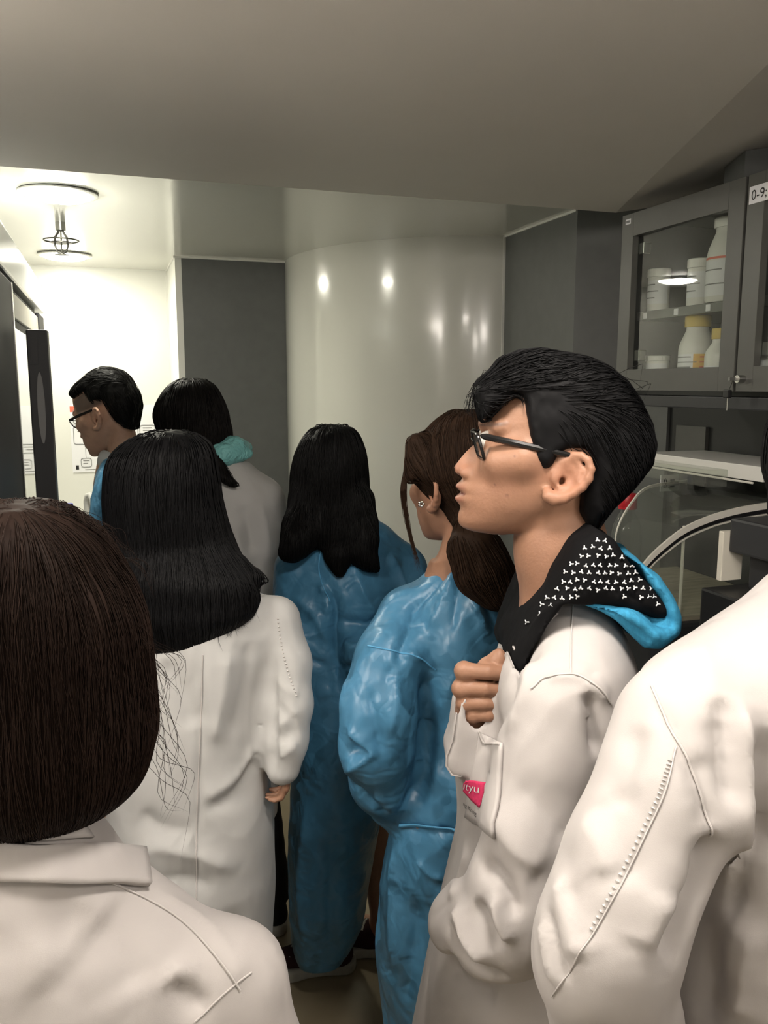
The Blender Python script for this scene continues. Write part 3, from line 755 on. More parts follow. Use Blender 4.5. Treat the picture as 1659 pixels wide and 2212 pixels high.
# ------------------------------------------------------------------ right bench and what stands on it
bn = thing('lab_bench', 'dark-topped laboratory bench below the grey wall cabinets', 'bench', (1.45, 1.4, 0)); L1 = (1.45, 1.4, 0)
pbox('worktop', (1.12, .30, .86), (XR - .002, 2.47, .90), 'bench_top', bn, .004, loc=L1)
pbox('carcass', (1.17, .33, .10), (XR - .002, 2.46, .86), 'cabinet_grey', bn, .002, loc=L1)
for i in range(4):
    y0 = .34 + i * .53; d_ = pbox('cabinet_door', (1.150, y0, .12), (1.17, y0 + .52, .84), 'cabinet_grey', bn, .003, loc=L1)
    pbox('pull', (1.136, y0 + .2, .76), (1.150, y0 + .35, .772), 'steel', d_, .002, loc=L1)
# backsplash panels
tag(pbox('splash_panel', (XR - .012, 2.30, .901), (XR - .001, 2.47, 1.60), 'panel_grey'), 'grey backsplash panel behind the red-capped bottle', 'panel')
tag(pbox('splash_panel', (XR - .014, 2.11, 1.20), (XR - .001, 2.25, 1.53), 'cabinet_grey'), 'small lighter grey panel on the dark wall below the cabinets', 'panel')

# clear-hooded bench instrument
ins = thing('hooded_instrument', 'bench instrument with curved clear acrylic hood behind the man in glasses', 'instrument', (1.5, 1.9, .90)); LI = (1.5, 1.9, .90)
def ip(name, lo, hi, m, parent=ins, bev=.003): return pbox(name, lo, hi, m, parent, bev, loc=LI)
Y0, Y1 = 1.62, 2.10
ip('base', (1.22, Y0, .902), (1.73, Y1 + .02, 1.085), 'charcoal', bev=.01)
ip('deck', (1.24, Y0 + .012, 1.085), (1.72, Y1 + .01, 1.10), 'deck')
def curve(Y, a):   # front edge of the hood in the X-Z plane
    return [np.array([x, Y, z]) for x, z in a]
arc1 = [(1.432, 1.16), (1.436, 1.215), (1.452, 1.262), (1.485, 1.31), (1.515, 1.342), (1.545, 1.357), (1.61, 1.366), (1.72, 1.372)]
arc2 = [(1.13, 1.16), (1.19, 1.245), (1.25, 1.294), (1.31, 1.328), (1.40, 1.354), (1.48, 1.366), (1.56, 1.372), (1.72, 1.376)]
def dens(a, n=30):
    a = np.array(a); t = np.linspace(0, len(a) - 1, n); return [(pchip(t, np.arange(len(a)), a[:, 0])[i], pchip(t, np.arange(len(a)), a[:, 1])[i]) for i in range(n)]
d1, d2_ = dens(arc1), dens(arc2)
hd = B(); hd.strip(curve(Y1, d1), curve(Y0, d2_)); hood = hd.build('hood', 'acrylic', ins, smooth=True, loc=LI)
def edge(name, Y, dd, wdt, th, m, par=hood):
    b2 = B()
    top = curve(Y, dd); bot = [p + np.array([0.0, 0, -th]) for p in top]
    vt = [[b2.bm.verts.new(p + np.array([0, s * wdt, 0])) for p in row] for row in (top, bot) for s in (0, 1)]
    order = [vt[0], vt[1], vt[3], vt[2]]
    for i in range(len(dd) - 1):
        for k in range(4): b2.bm.faces.new((order[k][i], order[(k + 1) % 4][i], order[(k + 1) % 4][i + 1], order[k][i + 1]))
    return b2.build(name, m, par, smooth=False, loc=LI)
edge('far_edge', Y1, d1, .006, .008, 'acrylic_edge'); edge('near_edge', Y0, d2_, .006, .016, 'acrylic_edge')
edge('near_gasket', Y0 + .001, [(x, z - .018) for x, z in d2_], .005, .008, 'black_plastic')
edge('near_edge', Y0, [(x, z - .028) for x, z in d2_], .005, .004, 'acrylic_edge')
sd = [np.array([x, Y0, z - .03]) for x, z in d2_] + [np.array([1.72, Y0, 1.10]), np.array([1.16, Y0, 1.10])]
B().prism(sd, (0, .004, 0)).build('side_window', 'acrylic', ins, loc=LI)
sd = [np.array([x, Y1, z - .008]) for x, z in d1] + [np.array([1.72, Y1, 1.10]), np.array([1.432, Y1, 1.10])]
B().prism(sd, (0, .004, 0)).build('side_window', 'acrylic', ins, loc=LI)
ip('rear_housing', (1.66, Y0 + .01, 1.10), (1.725, Y1 + .01, 1.36), 'charcoal')
lid = ip('lid', (1.50, 1.60, 1.425), (1.72, 2.08, 1.462), 'white_plastic', bev=.002)
ip('lid_tray', (1.44, 1.72, 1.40), (1.50, 2.10, 1.445), 'acrylic', lid)
for yy in (1.66, 2.02): ip('lid_post', (1.64, yy, 1.35), (1.68, yy + .03, 1.425), 'charcoal', lid)
B().tube([(1.498, 1.63, 1.42), (1.47, 1.86, 1.425), (1.45, 2.09, 1.43)], .003, 6).build('lid_edge', 'acrylic_edge', lid, smooth=True, loc=LI)
ip('window_post', (1.30, Y0 + .004, 1.10), (1.303, Y0 + .012, 1.325), 'acrylic_edge')
# notice with bottle icon on the hood
nt = tag(pbox('notice', (1.60, 2.120, 1.335), (1.665, 2.124, 1.385), 'paper', loc=(1.63, 2.122, 1.335)), 'small white notice with a bottle icon above the red-capped bottle', 'notice')
nt.location = (1.63, 2.122, 1.335)
icb = B().tube([(-.018, -.0025, .012), (-.018, -.0025, .034), (-.014, -.0025, .040), (-.010, -.0025, .034), (-.010, -.0025, .012), (-.018, -.0025, .012)], .0012, 5, cap=False).build('bottle_icon', 'ink', nt)
for q in range(3): pbox('print_mark', (.004, -.0022, .012 + q * .010), (.020, -.0018, .017 + q * .010), 'ink', nt)
# red-capped reagent bottle
rt = onY(1357, 1066, 2.20)
tag(pbox('riser_block', (rt[0] - .07, 2.13, .9005), (rt[0] + .07, 2.27, rt[2] - .2625), 'charcoal', None, .004), 'dark riser block on the bench under the red-capped bottle', 'block')
rb = thing('reagent_bottle', 'clear glass reagent bottle with red cap behind the curved acrylic edge', 'bottle', (rt[0], 2.20, rt[2] - .262))
B().lathe([(.042, 0), (.047, .005), (.047, .135), (.042, .165), (.026, .198), (.022, .204), (.022, .225)], (0, 0, 0)).build('glass', 'bottle_glass', rb, smooth=True)
B().lathe([(.028, .218), (.029, .221), (.029, .258), (.026, .262)], (0, 0, 0)).build('cap', 'red_plastic', rb, smooth=True)
B().lathe([(.0285, .214), (.0290, .216), (.0290, .220), (.0285, .222)], (0, 0, 0)).build('pour_ring', 'red_plastic', rb, smooth=True)
# dark instrument at the right edge
ms = thing('dark_instrument', 'black bench instrument with a blocky head at the right edge', 'instrument', (1.32, 1.30, .90)); LM = (1.32, 1.30, .90)
def mp(name, lo, hi, m='charcoal', bev=.006): return pbox(name, lo, hi, m, ms, bev, loc=LM)
mp('base', (1.18, 1.16, .902), (1.52, 1.50, 1.02), 'black_plastic'); mp('body', (1.22, 1.20, 1.02), (1.52, 1.46, 1.22), 'black_plastic')
mp('neck', (1.31, 1.22, 1.22), (1.46, 1.42, 1.30)); mp('head', (1.27, 1.18, 1.30), (1.50, 1.44, 1.375))
mp('screen', (1.255, 1.44, 1.235), (1.31, 1.455, 1.345), 'cream_plastic', .002)
# ------------------------------------------------------------------ heads, hands, bodies
HS = 0.000629        # metres per pixel of the traced profile
_prof = np.array([(1105,800),(1075,815),(1058,850),(1050,880),(1046,900),(1041,915),(1039,927),(1041,940),(1034,952),(1018,967),(1004,981),(989,1000.5),(983,1010),(983.5,1018),(989,1025.5),(997.6,1030),
  (1001.5,1034),(994,1043),(986.5,1050.6),(989,1057),(998,1065),(988,1072),(984.7,1079),(991,1087),(998,1098),(993.5,1112),(992,1124),(996,1136),(1010,1146),(1032,1152),(1060,1156)])
_base = np.array([(1105,800),(1075,815),(1058,850),(1050,880),(1047,900),(1044,915),(1046,930),(1048,945),(1045,965),(1037,985),(1026,1010),(1014,1032),(1006,1050),(1003,1065),(1001.5,1080),(1000.5,1098),(999,1112),(998,1124),(1002,1136),(1014,1146),(1036,1152),(1062,1156)])
_back = np.array([(1215,800),(1262,815),(1305,845),(1330,890),(1340,935),(1336,975),(1318,1010),(1290,1045),(1262,1080),(1225,1110),(1190,1132),(1140,1148),(1090,1156)])
_hw = np.array([(.012,798),(.045,815),(.064,850),(.072,895),(.0745,940),(.0735,980),(.071,1015),(.0675,1050),(.061,1085),(.052,1110),(.042,1130),(.030,1145),(.010,1156)])
_sig = np.array([(.03,800),(.03,900),(.012,930),(.0075,945),(.0085,970),(.0115,995),(.0145,1012),(.017,1025),(.017,1034),(.020,1043),(.022,1055),(.024,1066),(.021,1080),(.020,1095),(.022,1120),(.03,1156)])
def head_prim(O, M, s=1.0):
    """head in a local frame: row 0 of M = forward, row 1 = left, row 2 = up; O = point between the ears"""
    O = np.asarray(O, float)
    def fn(X, Y, Z):
        x, y, z = (X - O[0]) / s, (Y - O[1]) / s, (Z - O[2]) / s
        fw = M[0, 0] * x + M[0, 1] * y + M[0, 2] * z; la = M[1, 0] * x + M[1, 1] * y + M[1, 2] * z; up = M[2, 0] * x + M[2, 1] * y + M[2, 2] * z
        py = 980 - up / HS; sh = py.shape; pv = np.clip(py.ravel(), 799, 1155.5)
        g = lambda T: pchip(pv, T[:, 1], T[:, 0]).reshape(sh)
        pf, bf, bk, hw, sg = g(_prof), g(_base), g(_back), g(_hw), g(_sig)
        # the base profile, plus the nose / lips ridge near the midline
        bump = np.maximum(bf - pf, -8) * np.exp(-(la / sg) ** 2)
        front = (1190 - bf + bump) * HS; back = (bk - 1190) * HS
        cx = (front - back) * 0.5 - 0.012 ; af = np.maximum(front - cx, .004); ab = np.maximum(cx + back, .004)
        dx = fw - cx; a = np.where(dx > 0, af, ab); n = np.where(dx > 0, 2.15, 2.2)
        rho = ((np.abs(dx) / a) ** n + (np.abs(la) / np.maximum(hw, .004)) ** n + 1e-9) ** (1 / n)
        d = (rho - 1) * np.minimum(np.minimum(a, hw), .05) * .9
        return np.maximum(d, np.abs(up - (980 - 978) * HS) - 178.5 * HS) * s
    return fn, O - .19 * s, O + .19 * s
def headM(fwd, pitch=0.0, roll=0.0):
    """frame of a head that faces fwd (horizontal), looking up by pitch"""
    f = nz([fwd[0], fwd[1], 0]); l = np.cross([0, 0, 1], f); u = np.array([0, 0, 1.0])
    f2 = f * math.cos(pitch) + u * math.sin(pitch); u2 = np.cross(f2, l)
    l2 = l * math.cos(roll) + u2 * math.sin(roll); u3 = np.cross(f2, l2)
    return np.stack([f2, l2, u3])
def hl(O, M, px, py, lat, s=1.0): return np.asarray(O) + s * ((1190 - px) * HS * M[0] + lat * M[1] + (980 - py) * HS * M[2])
def add_head(F_, O, M, s=1.0, ears=(1, -1), detail=True):
    F_.add(head_prim(O, M, s), 0.012)
    q = lambda px, py, lat: hl(O, M, px, py, lat, s)
    for e in (1, -1):
        # brow, cheekbone, eye socket, nostril wing
        F_.add(cone(q(1052, 917, e * .012), q(1072, 920, e * .050), .008 * s, .007 * s), .012)
        F_.sub(ell(q(1038, 945, e * .031), np.array([.014, .018, .012]) * s, M), .012)
        F_.add(ell(q(1060, 948, e * .031), np.array([.0125, .0135, .0125]) * s, M), .004)
        F_.add(cone(q(1075, 990, e * .050), q(1120, 985, e * .064), .012 * s, .012 * s), .03)
        if detail:
            F_.add(ell(q(1011, 1020, e * .0125), np.array([.010, .0065, .0075]) * s, M), .006)
            F_.sub(cone(q(998, 1030, e * .0065), q(1008, 1020, e * .0075), .0032 * s, .002 * s), .002)
    if detail:
        F_.sub(cone(q(990, 1066, -.016), q(990, 1066, .016), .0028 * s, .0028 * s), .003)
        F_.sub(cone(q(985, 1066, 0), q(998, 1066, 0), .0035 * s, .003 * s), .003)
    for e in ears:
        helix = [(1200, 1000), (1206, 984), (1219, 973), (1233, 972), (1246, 981), (1251, 998), (1247, 1018), (1236, 1034), (1221, 1047), (1203, 1058), (1186, 1061), (1173, 1056), (1170, 1046)]
        lat = [.074, .078, .082, .086, .091, .094, .094, .092, .088, .083, .079, .076, .073]; rr = [.004, .0042, .0042, .0042, .0045, .0048, .0048, .005, .0055, .007, .008, .0075, .005]
        pts = [q(a, b2, e * l) for (a, b2), l in zip(helix, lat)]
        chain(F_, pts, [r * s for r in rr], .004)
        Me = np.stack([M[0], nz(M[1] * e - M[0] * -.30), M[2]]); Me[0] = nz(Me[0] - Me[1] * (Me[0] @ Me[1])); F_.add(ell(q(1212, 1014, e * .077), np.array([.021, .0065, .029]) * s, Me), .006)
        anti = [q(1226, 984, e * .084), q(1236, 1003, e * .087), q(1230, 1020, e * .086), q(1212, 1034, e * .082), q(1196, 1040, e * .080)]
        chain(F_, anti, [.003 * s, .004 * s, .0045 * s, .0045 * s, .004 * s], .004)
        F_.sub(ell(q(1206, 1018, e * .089), np.array([.0105, .0095, .0135]) * s, M), .004)
        F_.sub(cone(q(1196, 1026, e * .070), q(1200, 1024, e * .088), .005 * s, .006 * s), .003)
        F_.sub(cone(q(1216, 995, e * .090), q(1240, 1000, e * .098), .005 * s, .004 * s), .003)
        F_.add(ell(q(1186, 1019, e * .076), np.array([.005, .004, .009]) * s, M), .005)
SKIN = np.array([0.295, 0.158, 0.100])
def skin_colors(V, O=None, M=None, s=1.0, N=None, skin=SKIN, fade=False):
    C = np.tile(skin, (len(V), 1)) * (0.93 + 0.14 * vnoise(V * 30))[:, None]
    if O is not None:
        L = (V - O) @ M.T / s; px, py, la = 1190 - L[:, 0] / HS, 980 - L[:, 2] / HS, L[:, 1]
        def blend(w, col):
            nonlocal C; w = np.clip(w, 0, 1)[:, None]; C = C * (1 - w) + np.asarray(col) * w
        g = lambda a, b2, ra, rb: np.exp(-((px - a) / ra) ** 2 - ((py - b2) / rb) ** 2)
        blend(.55 * g(992, 1052, 17, 7) * (np.abs(la) < .024), (.235, .09, .07)); blend(.6 * g(990, 1078, 16, 7) * (np.abs(la) < .022), (.26, .10, .078))
        blend(.9 * g(1000, 1066, 16, 3.5) * (np.abs(la) < .022), (.10, .03, .03))
        blend(.30 * g(992, 1010, 30, 22) * (np.abs(la) < .02), (.35, .15, .10)); blend(.35 * g(1210, 1020, 45, 45) * (np.abs(la) > .07), (.42, .175, .11))
        blend(.18 * g(1080, 1030, 50, 26), (.30, .135, .088))
        br = np.exp(-((py - (917 - (px - 1040) * .12)) / 4.5) ** 2) * np.clip((px - 1030) / 8, 0, 1) * np.clip((1098 - px) / 25, 0, 1) * (np.abs(la) > .010)
        blend(.85 * br, (.03, .02, .018))
        if fade: blend(.85 * np.clip((px - 1078) / 25, 0, 1) * np.clip((1290 - px) / 30, 0, 1) * np.clip((962 - py + (px - 1150) * .15) / 22, 0, 1) * np.clip((py - 850) / 20, 0, 1), (.055, .043, .036))
        for a, b2, r in ((1091, 1059, 2.6), (1103, 976, 2.0), (1066, 1037, 1.6)): blend(.8 * np.exp(-((px - a) ** 2 + (py - b2) ** 2) / r ** 2) * (la > .02), (.10, .05, .04))
    return C
def hand(F_, wrist, dirn, palmn, s=1.0, curl=0.5, side=1):
    """relaxed hand: wrist point, finger direction, palm normal"""
    d = nz(dirn); n = nz(np.asarray(palmn) - d * np.dot(palmn, d)); t = np.cross(d, n) * side
    w = np.asarray(wrist, float)
    for k_ in (-.5, 0, .5):
        F_.add(cone(w + t * k_ * .035 * s, w + d * .085 * s + t * k_ * .058 * s, .016 * s, .0125 * s), .012)
    for i, (off, ln) in enumerate(((-1.5, .062), (-.5, .075), (.5, .080), (1.5, .070))):
        p0 = w + d * .088 * s + t * off * .0195 * s; a = curl * .5
        p1 = p0 + (d * math.cos(a) + n * math.sin(a)) * ln * .5 * s; a += curl * .8
        p2 = p1 + (d * math.cos(a) + n * math.sin(a)) * ln * .32 * s; a += curl * .6
        p3 = p2 + (d * math.cos(a) + n * math.sin(a)) * ln * .25 * s
        chain(F_, [p0, p1, p2, p3], [.0092 * s, .0085 * s, .0078 * s, .0068 * s], .004)
    b0 = w + d * .025 * s + t * .030 * s; b1 = b0 + (d * .6 + t * .6 + n * .35) * .040 * s; b2_ = b1 + (d * .9 + t * .1 + n * .45) * .032 * s
    chain(F_, [b0, b1, b2_], [.014 * s, .0105 * s, .0085 * s], .008)

def bounds(pts, mg): pts = np.array(pts); return pts.min(0) - mg, pts.max(0) + mg
def build_body(P, head, neck, torso_rows, arms, legs, fine=(), h=.014, hands=(), extra=None, skin=SKIN, ears=(1, -1), hres=.0035, detail=True, fade=False):
    """one continuous skin surface: head, neck, trunk, arms, hands, legs, feet. head=(O, M, s)"""
    O, M, s = head
    allp = [O + .17, O - .17] + [p for a in arms for p in a[0]] + [p for l in legs for p in l[0]]
    lo, hi = bounds(allp, .13); lo[2] = max(lo[2], -0.02)
    fl = [(O - np.array([.15, .15, .17]) * s, O + np.array([.15, .15, .15]) * s, hres)] + list(fine)
    F_ = Field(lo, hi, h, fl)
    F_.add(loft(torso_rows), .02)
    for pts, rad in arms: chain(F_, pts, rad, .03)
    for pts, rad in legs: chain(F_, pts, rad, .03)
    chain(F_, neck[0], neck[1], .03)
    add_head(F_, O, M, s, ears, detail)
    for hd_ in hands: hand(F_, **hd_)
    if extra: extra(F_)
    V, Q = F_.mesh(); V = relax(V, Q, 1, .4)
    o = P.mesh('body', V, Q, 'skin', skin_colors(V, O, M, s, skin=skin, fade=fade))
    return o, F_
def trunk(c, fwd, zsh, k=1.0):
    """simple trunk rows around floor point c; zsh = shoulder height"""
    rows = []
    for fr, a, b2 in ((.60, .10, .07), (.66, .105, .075), (.74, .09, .062), (.86, .10, .065), (.93, .095, .06), (.98, .06, .05), (1.0, .045, .045)):
        aa, bb = a * k, b2 * k; ca = abs(fwd[0])          # trunk wide across the facing direction
        rows.append((zsh * fr, c[0], c[1], math.hypot(aa * (1 - ca), bb * ca) if False else aa * (1 - ca) + bb * ca, bb * (1 - ca) + aa * ca))
    return rows
def legs_of(c, fwd, zhip, feet, bare=True):
    f = nz([fwd[0], fwd[1], 0]); out = []
    for p in feet:
        hip = np.array([c[0] + (p[0] - c[0]) * .55, c[1] + (p[1] - c[1]) * .55, zhip]); ank = np.array([p[0], p[1], .09]); kn = (hip + ank) / 2 + f * .02
        out.append(([hip, kn, ank, ank + f * .09 + np.array([0, 0, -.055]), ank + f * .15 + np.array([0, 0, -.062])], [.058, .048, .036, .026, .02]))
    return out
def trousers(P, legs, m='trouser'):
    pts = [p for l in legs for p in l[0][:3]]; lo, hi = bounds(pts, .15); F_ = Field(lo, hi, .012)
    for pts_, _ in legs: chain(F_, pts_[:3], [.070, .064, .056], .04)
    F_.isect(((lambda X, Y, Z: 0.075 - Z + 0 * X + 0 * Y), 0, 0))
    V, Q = F_.mesh(); V = relax(V, Q, 2); N = vnormals(V, Q); V = V + N * (.006 * (vnoise(V * np.array([18, 18, 30])) - .5))[:, None]
    return P.mesh('trousers', V, Q, m)
def shoe(P, ank, fwd, upper='trouser', sole='rubber_white', size=1.0, laces=False):
    """sneaker: sole, upper, toe cap, laces; ank = ankle over the floor, fwd = toe direction"""
    f = nz([fwd[0], fwd[1], 0]); l = np.array([-f[1], f[0], 0]); c = np.array([ank[0], ank[1], 0.0])
    q = lambda a, b2, z: c + (f * a + l * b2) * size + np.array([0, 0, z * size])
    lo, hi = bounds([q(-.09, -.07, 0), q(.22, .07, .14), q(-.09, .07, 0), q(.22, -.07, 0)], .02); lo[2] = -.01
    # sole: a stadium with a waist
    def flat(F_, z0, z1, grow):
        for (a, b2, r), (a2, c2, r2) in zip(((-.045, 0, .034), (.03, 0, .030), (.10, .004, .042), (.155, .006, .038)), ((.03, 0, .030), (.10, .004, .042), (.155, .006, .038), (.175, .004, .030))):
            A, Bp = q(a, b2, 0), q(a2, c2, 0); A[2] = Bp[2] = 0
            pr = cone(A, Bp, r * size + grow, r2 * size + grow)
            fn = (lambda pf: (lambda X, Y, Z: pf(X, Y, 0 * Z)))(pr[0])
            F_.add((fn, np.append(pr[1][:2], z0), np.append(pr[2][:2], z1)), .01)
        F_.isect(((lambda X, Y, Z: np.maximum(z0 - Z, Z - z1) + 0 * X + 0 * Y), 0, 0), .008)
    F_ = Field(lo, hi, .0045); flat(F_, .001, .034 * size, .002); V, Q = F_.mesh(); so = P.mesh('shoe_sole', V, Q, sole)
    F_ = Field(lo, hi, .005)
    F_.add(cone(q(-.035, 0, .05), q(.05, 0, .055), .036 * size, .036 * size), .02); F_.add(cone(q(.05, 0, .055), q(.155, .005, .036), .036 * size, .028 * size), .02)
    F_.add(cone(q(-.03, 0, .05), q(-.02, 0, .115), .034 * size, .036 * size), .02)
    F_.isect(((lambda X, Y, Z: .012 - Z + 0 * X + 0 * Y), 0, 0))
    V, Q = F_.mesh(); u = P.mesh('shoe_upper', V, Q, upper)
    F2 = Field(lo, hi, .0045); F2.add(ell(q(.160, .005, .026), np.array([.038, .038, .030]) * size)); F2.isect(((lambda X, Y, Z: .012 - Z + 0 * X + 0 * Y), 0, 0)); V, Q = F2.mesh(); P.mesh('toe_cap', V, Q, sole, parent=u)
    if laces:
        ln = []
        for i in range(4):
            a = .055 + i * .022; zz = .095 - i * .010
            ln.append([q(a - .004, -.026, zz - .012), q(a, 0, zz + .002), q(a + .006, .026, zz - .012)])
        P.tubes('laces', ln, .0042, 'lace', u)
    return u

# ------------------------------------------------------------------ garments
def cloth(P, name, F_, m, noise_amp=.006, strokes=(), fr=(0.4, 3.4), relax_it=1, nscale=(9, 9, 5), label=None, crumple=0.0, parent=None, cs=16):
    V, Q = F_.mesh(); V = relax(V, Q, relax_it, .5); V0 = V.copy(); N = vnormals(V, Q)
    if strokes: V = folds(F_, V, N, strokes, *fr); N = vnormals(V, Q)
    D = noise_amp * 2 * (vnoise(V * np.array(nscale)) - .5) + noise_amp * .8 * (vnoise(V * np.array(nscale) * 2.3, 7.3) - .5)
    if crumple:
        r = 1 - np.abs(2 * vnoise(V * cs + 2 * vnoise(V * 6)[:, None]) - 1); r2 = 1 - np.abs(2 * vnoise(V * cs * 2.1, 3.1) - 1)
        D += crumple * (r ** 2 - .4) + crumple * .45 * (r2 ** 2 - .4)
    V = V + N * D[:, None]
    WARP[id(F_)] = (V0, V - V0)
    return P.mesh(name, V, Q, m, label=label, parent=parent)
WARP = {}
def warp(F_, pts):
    """carry points of the smooth surface onto the creased cloth"""
    if id(F_) not in WARP: return pts
    V0, D = WARP[id(F_)]; lo, hi = pts.min(0) - .03, pts.max(0) + .03
    m = ((V0 > lo) & (V0 < hi)).all(1); v, d = V0[m], D[m]; out = pts.copy()
    if not len(v): return pts
    for i, p in enumerate(pts):
        q = ((v - p) ** 2).sum(1); k = np.argpartition(q, min(5, len(q) - 1))[:6]; w = 1 / (q[k] + 1e-6); out[i] = p + (d[k] * w[:, None]).sum(0) / w.sum()
    return out
def surf_line(F_, pl, f0, f1, n=30, off=.001):
    pl = np.array(pl, float); t = np.linspace(0, len(pl) - 1, n)
    q = np.stack([pchip(t, np.arange(len(pl)), pl[:, i]) if len(pl) > 2 else np.interp(t, np.arange(len(pl)), pl[:, i]) for i in (0, 1)], 1)
    L = F_.hit(q[:, 0], q[:, 1], f0, f1); L = L[~np.isnan(L[:, 0])]; return warp(F_, L) + F_.grad(L) * off
def surf_patch(P, name, F_, quad, f0, f1, m, nu=14, nv=14, off=.002, parent=None, th=.002, label=None):
    """panel lying on the cloth: quad = 4 pixel corners (tl, tr, br, bl)"""
    q = np.array(quad, float); u = np.linspace(0, 1, nu); v = np.linspace(0, 1, nv); U, Vv = np.meshgrid(u, v)
    X = ((1 - U) * (1 - Vv))[..., None] * q[0] + (U * (1 - Vv))[..., None] * q[1] + (U * Vv)[..., None] * q[2] + ((1 - U) * Vv)[..., None] * q[3]
    H = F_.hit(X[..., 0].ravel(), X[..., 1].ravel(), f0, f1); g = F_.grad(H); H = warp(F_, H)
    V = np.concatenate([H + g * off, H + g * (off - th)]); n = nu * nv
    Q = []
    for j in range(nv - 1):
        for i in range(nu - 1):
            a = j * nu + i; Q.append((a, a + nu, a + nu + 1, a + 1)); Q.append((n + a, n + a + 1, n + a + nu + 1, n + a + nu))
    rim = [i for i in range(nu)] + [j * nu + nu - 1 for j in range(1, nv)] + [(nv - 1) * nu + i for i in range(nu - 2, -1, -1)] + [j * nu for j in range(nv - 2, 0, -1)]
    for a, b2 in zip(rim, rim[1:] + rim[:1]): Q.append((a, b2, n + b2, n + a))
    return P.mesh(name, V, np.array(Q), m, parent=parent, label=label)
def surf_text(P, name, F_, txt, org, ex, ey, f0, f1, m, off=.003, parent=None):
    me = text_mesh(txt, 1.0); xy = np.array([v.co[:2] for v in me.vertices]); tris = []
    me.calc_loop_triangles(); tris = np.array([list(t.vertices) for t in me.loop_triangles])
    q = np.asarray(org, float) + xy[:, :1] * np.asarray(ex, float) + xy[:, 1:] * np.asarray(ey, float)
    H = F_.hit(q[:, 0], q[:, 1], f0, f1); H = warp(F_, H) + F_.grad(H) * off
    return P.mesh(name, H, tris, m, parent=parent, smooth=False)
# ================================================================== the man in glasses (main figure)
def px2(pts, f): return [tuple(W(p[0], p[1], p[2] if len(p) > 2 else f)[[0, 2]]) for p in pts]
EX, EZ, EY = np.array([1., 0, 0]), np.array([0, 0, 1.]), np.array([0, 1., 0])
def outline(pts, f, fmid, half): return polyext(px2(pts, f), np.array([0, fmid, 0]), EX, EZ, EY, half)
HB = (.006, .006, .0065); HBR = (.026, .015, .011)
def blackhair(P, F_, starts_n, dirfn, steps, ds, col, m, cond=None, rad=.0008, groove=.0015, gs=(90, 90, 7), spread=.05, lift=0.0, wisps=None, smooth_it=2):
    V, Q = F_.mesh(); V = relax(V, Q, smooth_it, .5); N = vnormals(V, Q)
    st = pick(V, N, starts_n, None if cond is None else cond(V))
    path = hairmesh(F_, st, dirfn, steps, ds, .0008, rad, spread, lift)
    g = vnoise(V * np.array(gs)) + .5 * vnoise(V * np.array(gs) * 2.2, 5.)
    V = V + N * (groove * (g - .75))[:, None]
    parts = [(V, Q, np.asarray(col) * (.75 + .5 * vnoise(V * np.array(gs) * 1.3, 2.))[:, None])]
    v, q, c = strandgeo(path, rad, col, .45); parts.append((v, q, c))
    if wisps is not None: parts.append(strandgeo(wisps, rad * .6, col, .3))
    V, Q, C = joinparts(parts)
    return P.mesh('hair', V, Q, m, C)
def bez(pts, n=24):
    pts = np.array(pts, float); t = np.linspace(0, len(pts) - 1, n); k = np.arange(len(pts))
    return np.stack([pchip(t, k, pts[:, i]) for i in range(3)], 1)

P = Person('young man in profile with glasses, white lab coat and patterned black and blue hood', *W(1210, 1500, 1.13)[:2])
GO = W(1190, 980, 1.12); GM = headM((-math.cos(math.radians(4.4)), math.sin(math.radians(4.4))))
gc = np.array([W(1215, 1500, 1.13)[0], 1.13])
feet = [(gc[0] - .05, gc[1] - .07), (gc[0] - .02, gc[1] + .11)]
glegs = legs_of(gc, (-1, 0), .84, feet)
HF = 1.105
def ghand(F_):
    q = lambda a, b2, d=0.0: W(a, b2, HF + d)
    # back of the hand and wrist
    F_.add(ell(q(1018, 1500, .008), (.020, .018, .040)), .02)
    F_.add(cone(q(1022, 1540, .018), q(1040, 1590, .02), .024, .024), .02)
    for i, (y0, y1, x0, xe, r) in enumerate(((1449, 1456, 1002, 1092, .0112), (1487, 1491, 996, 1088, .0112), (1519, 1521, 1004, 1082, .0105), (1545, 1546, 1018, 1080, .0095))):
        F_.add(ball(q(x0, y0, -.014), r * 1.08), .003)
        chain(F_, [q(x0, y0, -.012), q((x0 + xe) / 2 + 6, (y0 + y1) / 2 - 1, -.022), q(xe, y1, -.016)], [r, r * .96, r * .92], .0018)
        F_.add(cone(q(x0, y0, -.012), q(1016, 1505, .012), r * 1.05, r), .008)
        F_.add(cone(q(xe, y1, -.014), q(xe - 25, y1 + 4, .012), r * .9, r * .8), .004)
    chain(F_, [q(1030, 1470, .012), q(1052, 1440, .004), q(1076, 1420, -.004), q(1082, 1416, -.005)], [.014, .0115, .0105, .009], .008)
arms = [([W(1215, 1520, 1.01), W(1120, 1965, .94), W(1030, 1995, .98)], [.035, .034, .03]),
        ([W(1215, 1450, 1.25), W(1120, 1790, 1.30), W(1035, 1590, HF + .01)], [.045, .038, .026])]
body, gF = build_body(P, (GO, GM, 1.0), ([W(1200, 1075, 1.12), W(1212, 1190, 1.12), W(1228, 1330, 1.12)], [.055, .0575, .066]),
    [(W(0, y, 1.13)[2], gc[0], 1.13, a, b2) for y, a, b2 in ((1330, .055, .055), (1375, .07, .10), (1450, .085, .13), (1700, .10, .14), (2000, .10, .14), (2150, .10, .14))],
    arms, glegs, fine=[(W(975, 1580, HF - .045), W(1100, 1400, HF + .04), .003)], hres=.0026, extra=ghand)
def local_ell(O, M, px, py, lat, r): return ell(hl(O, M, px, py, lat), r, M)
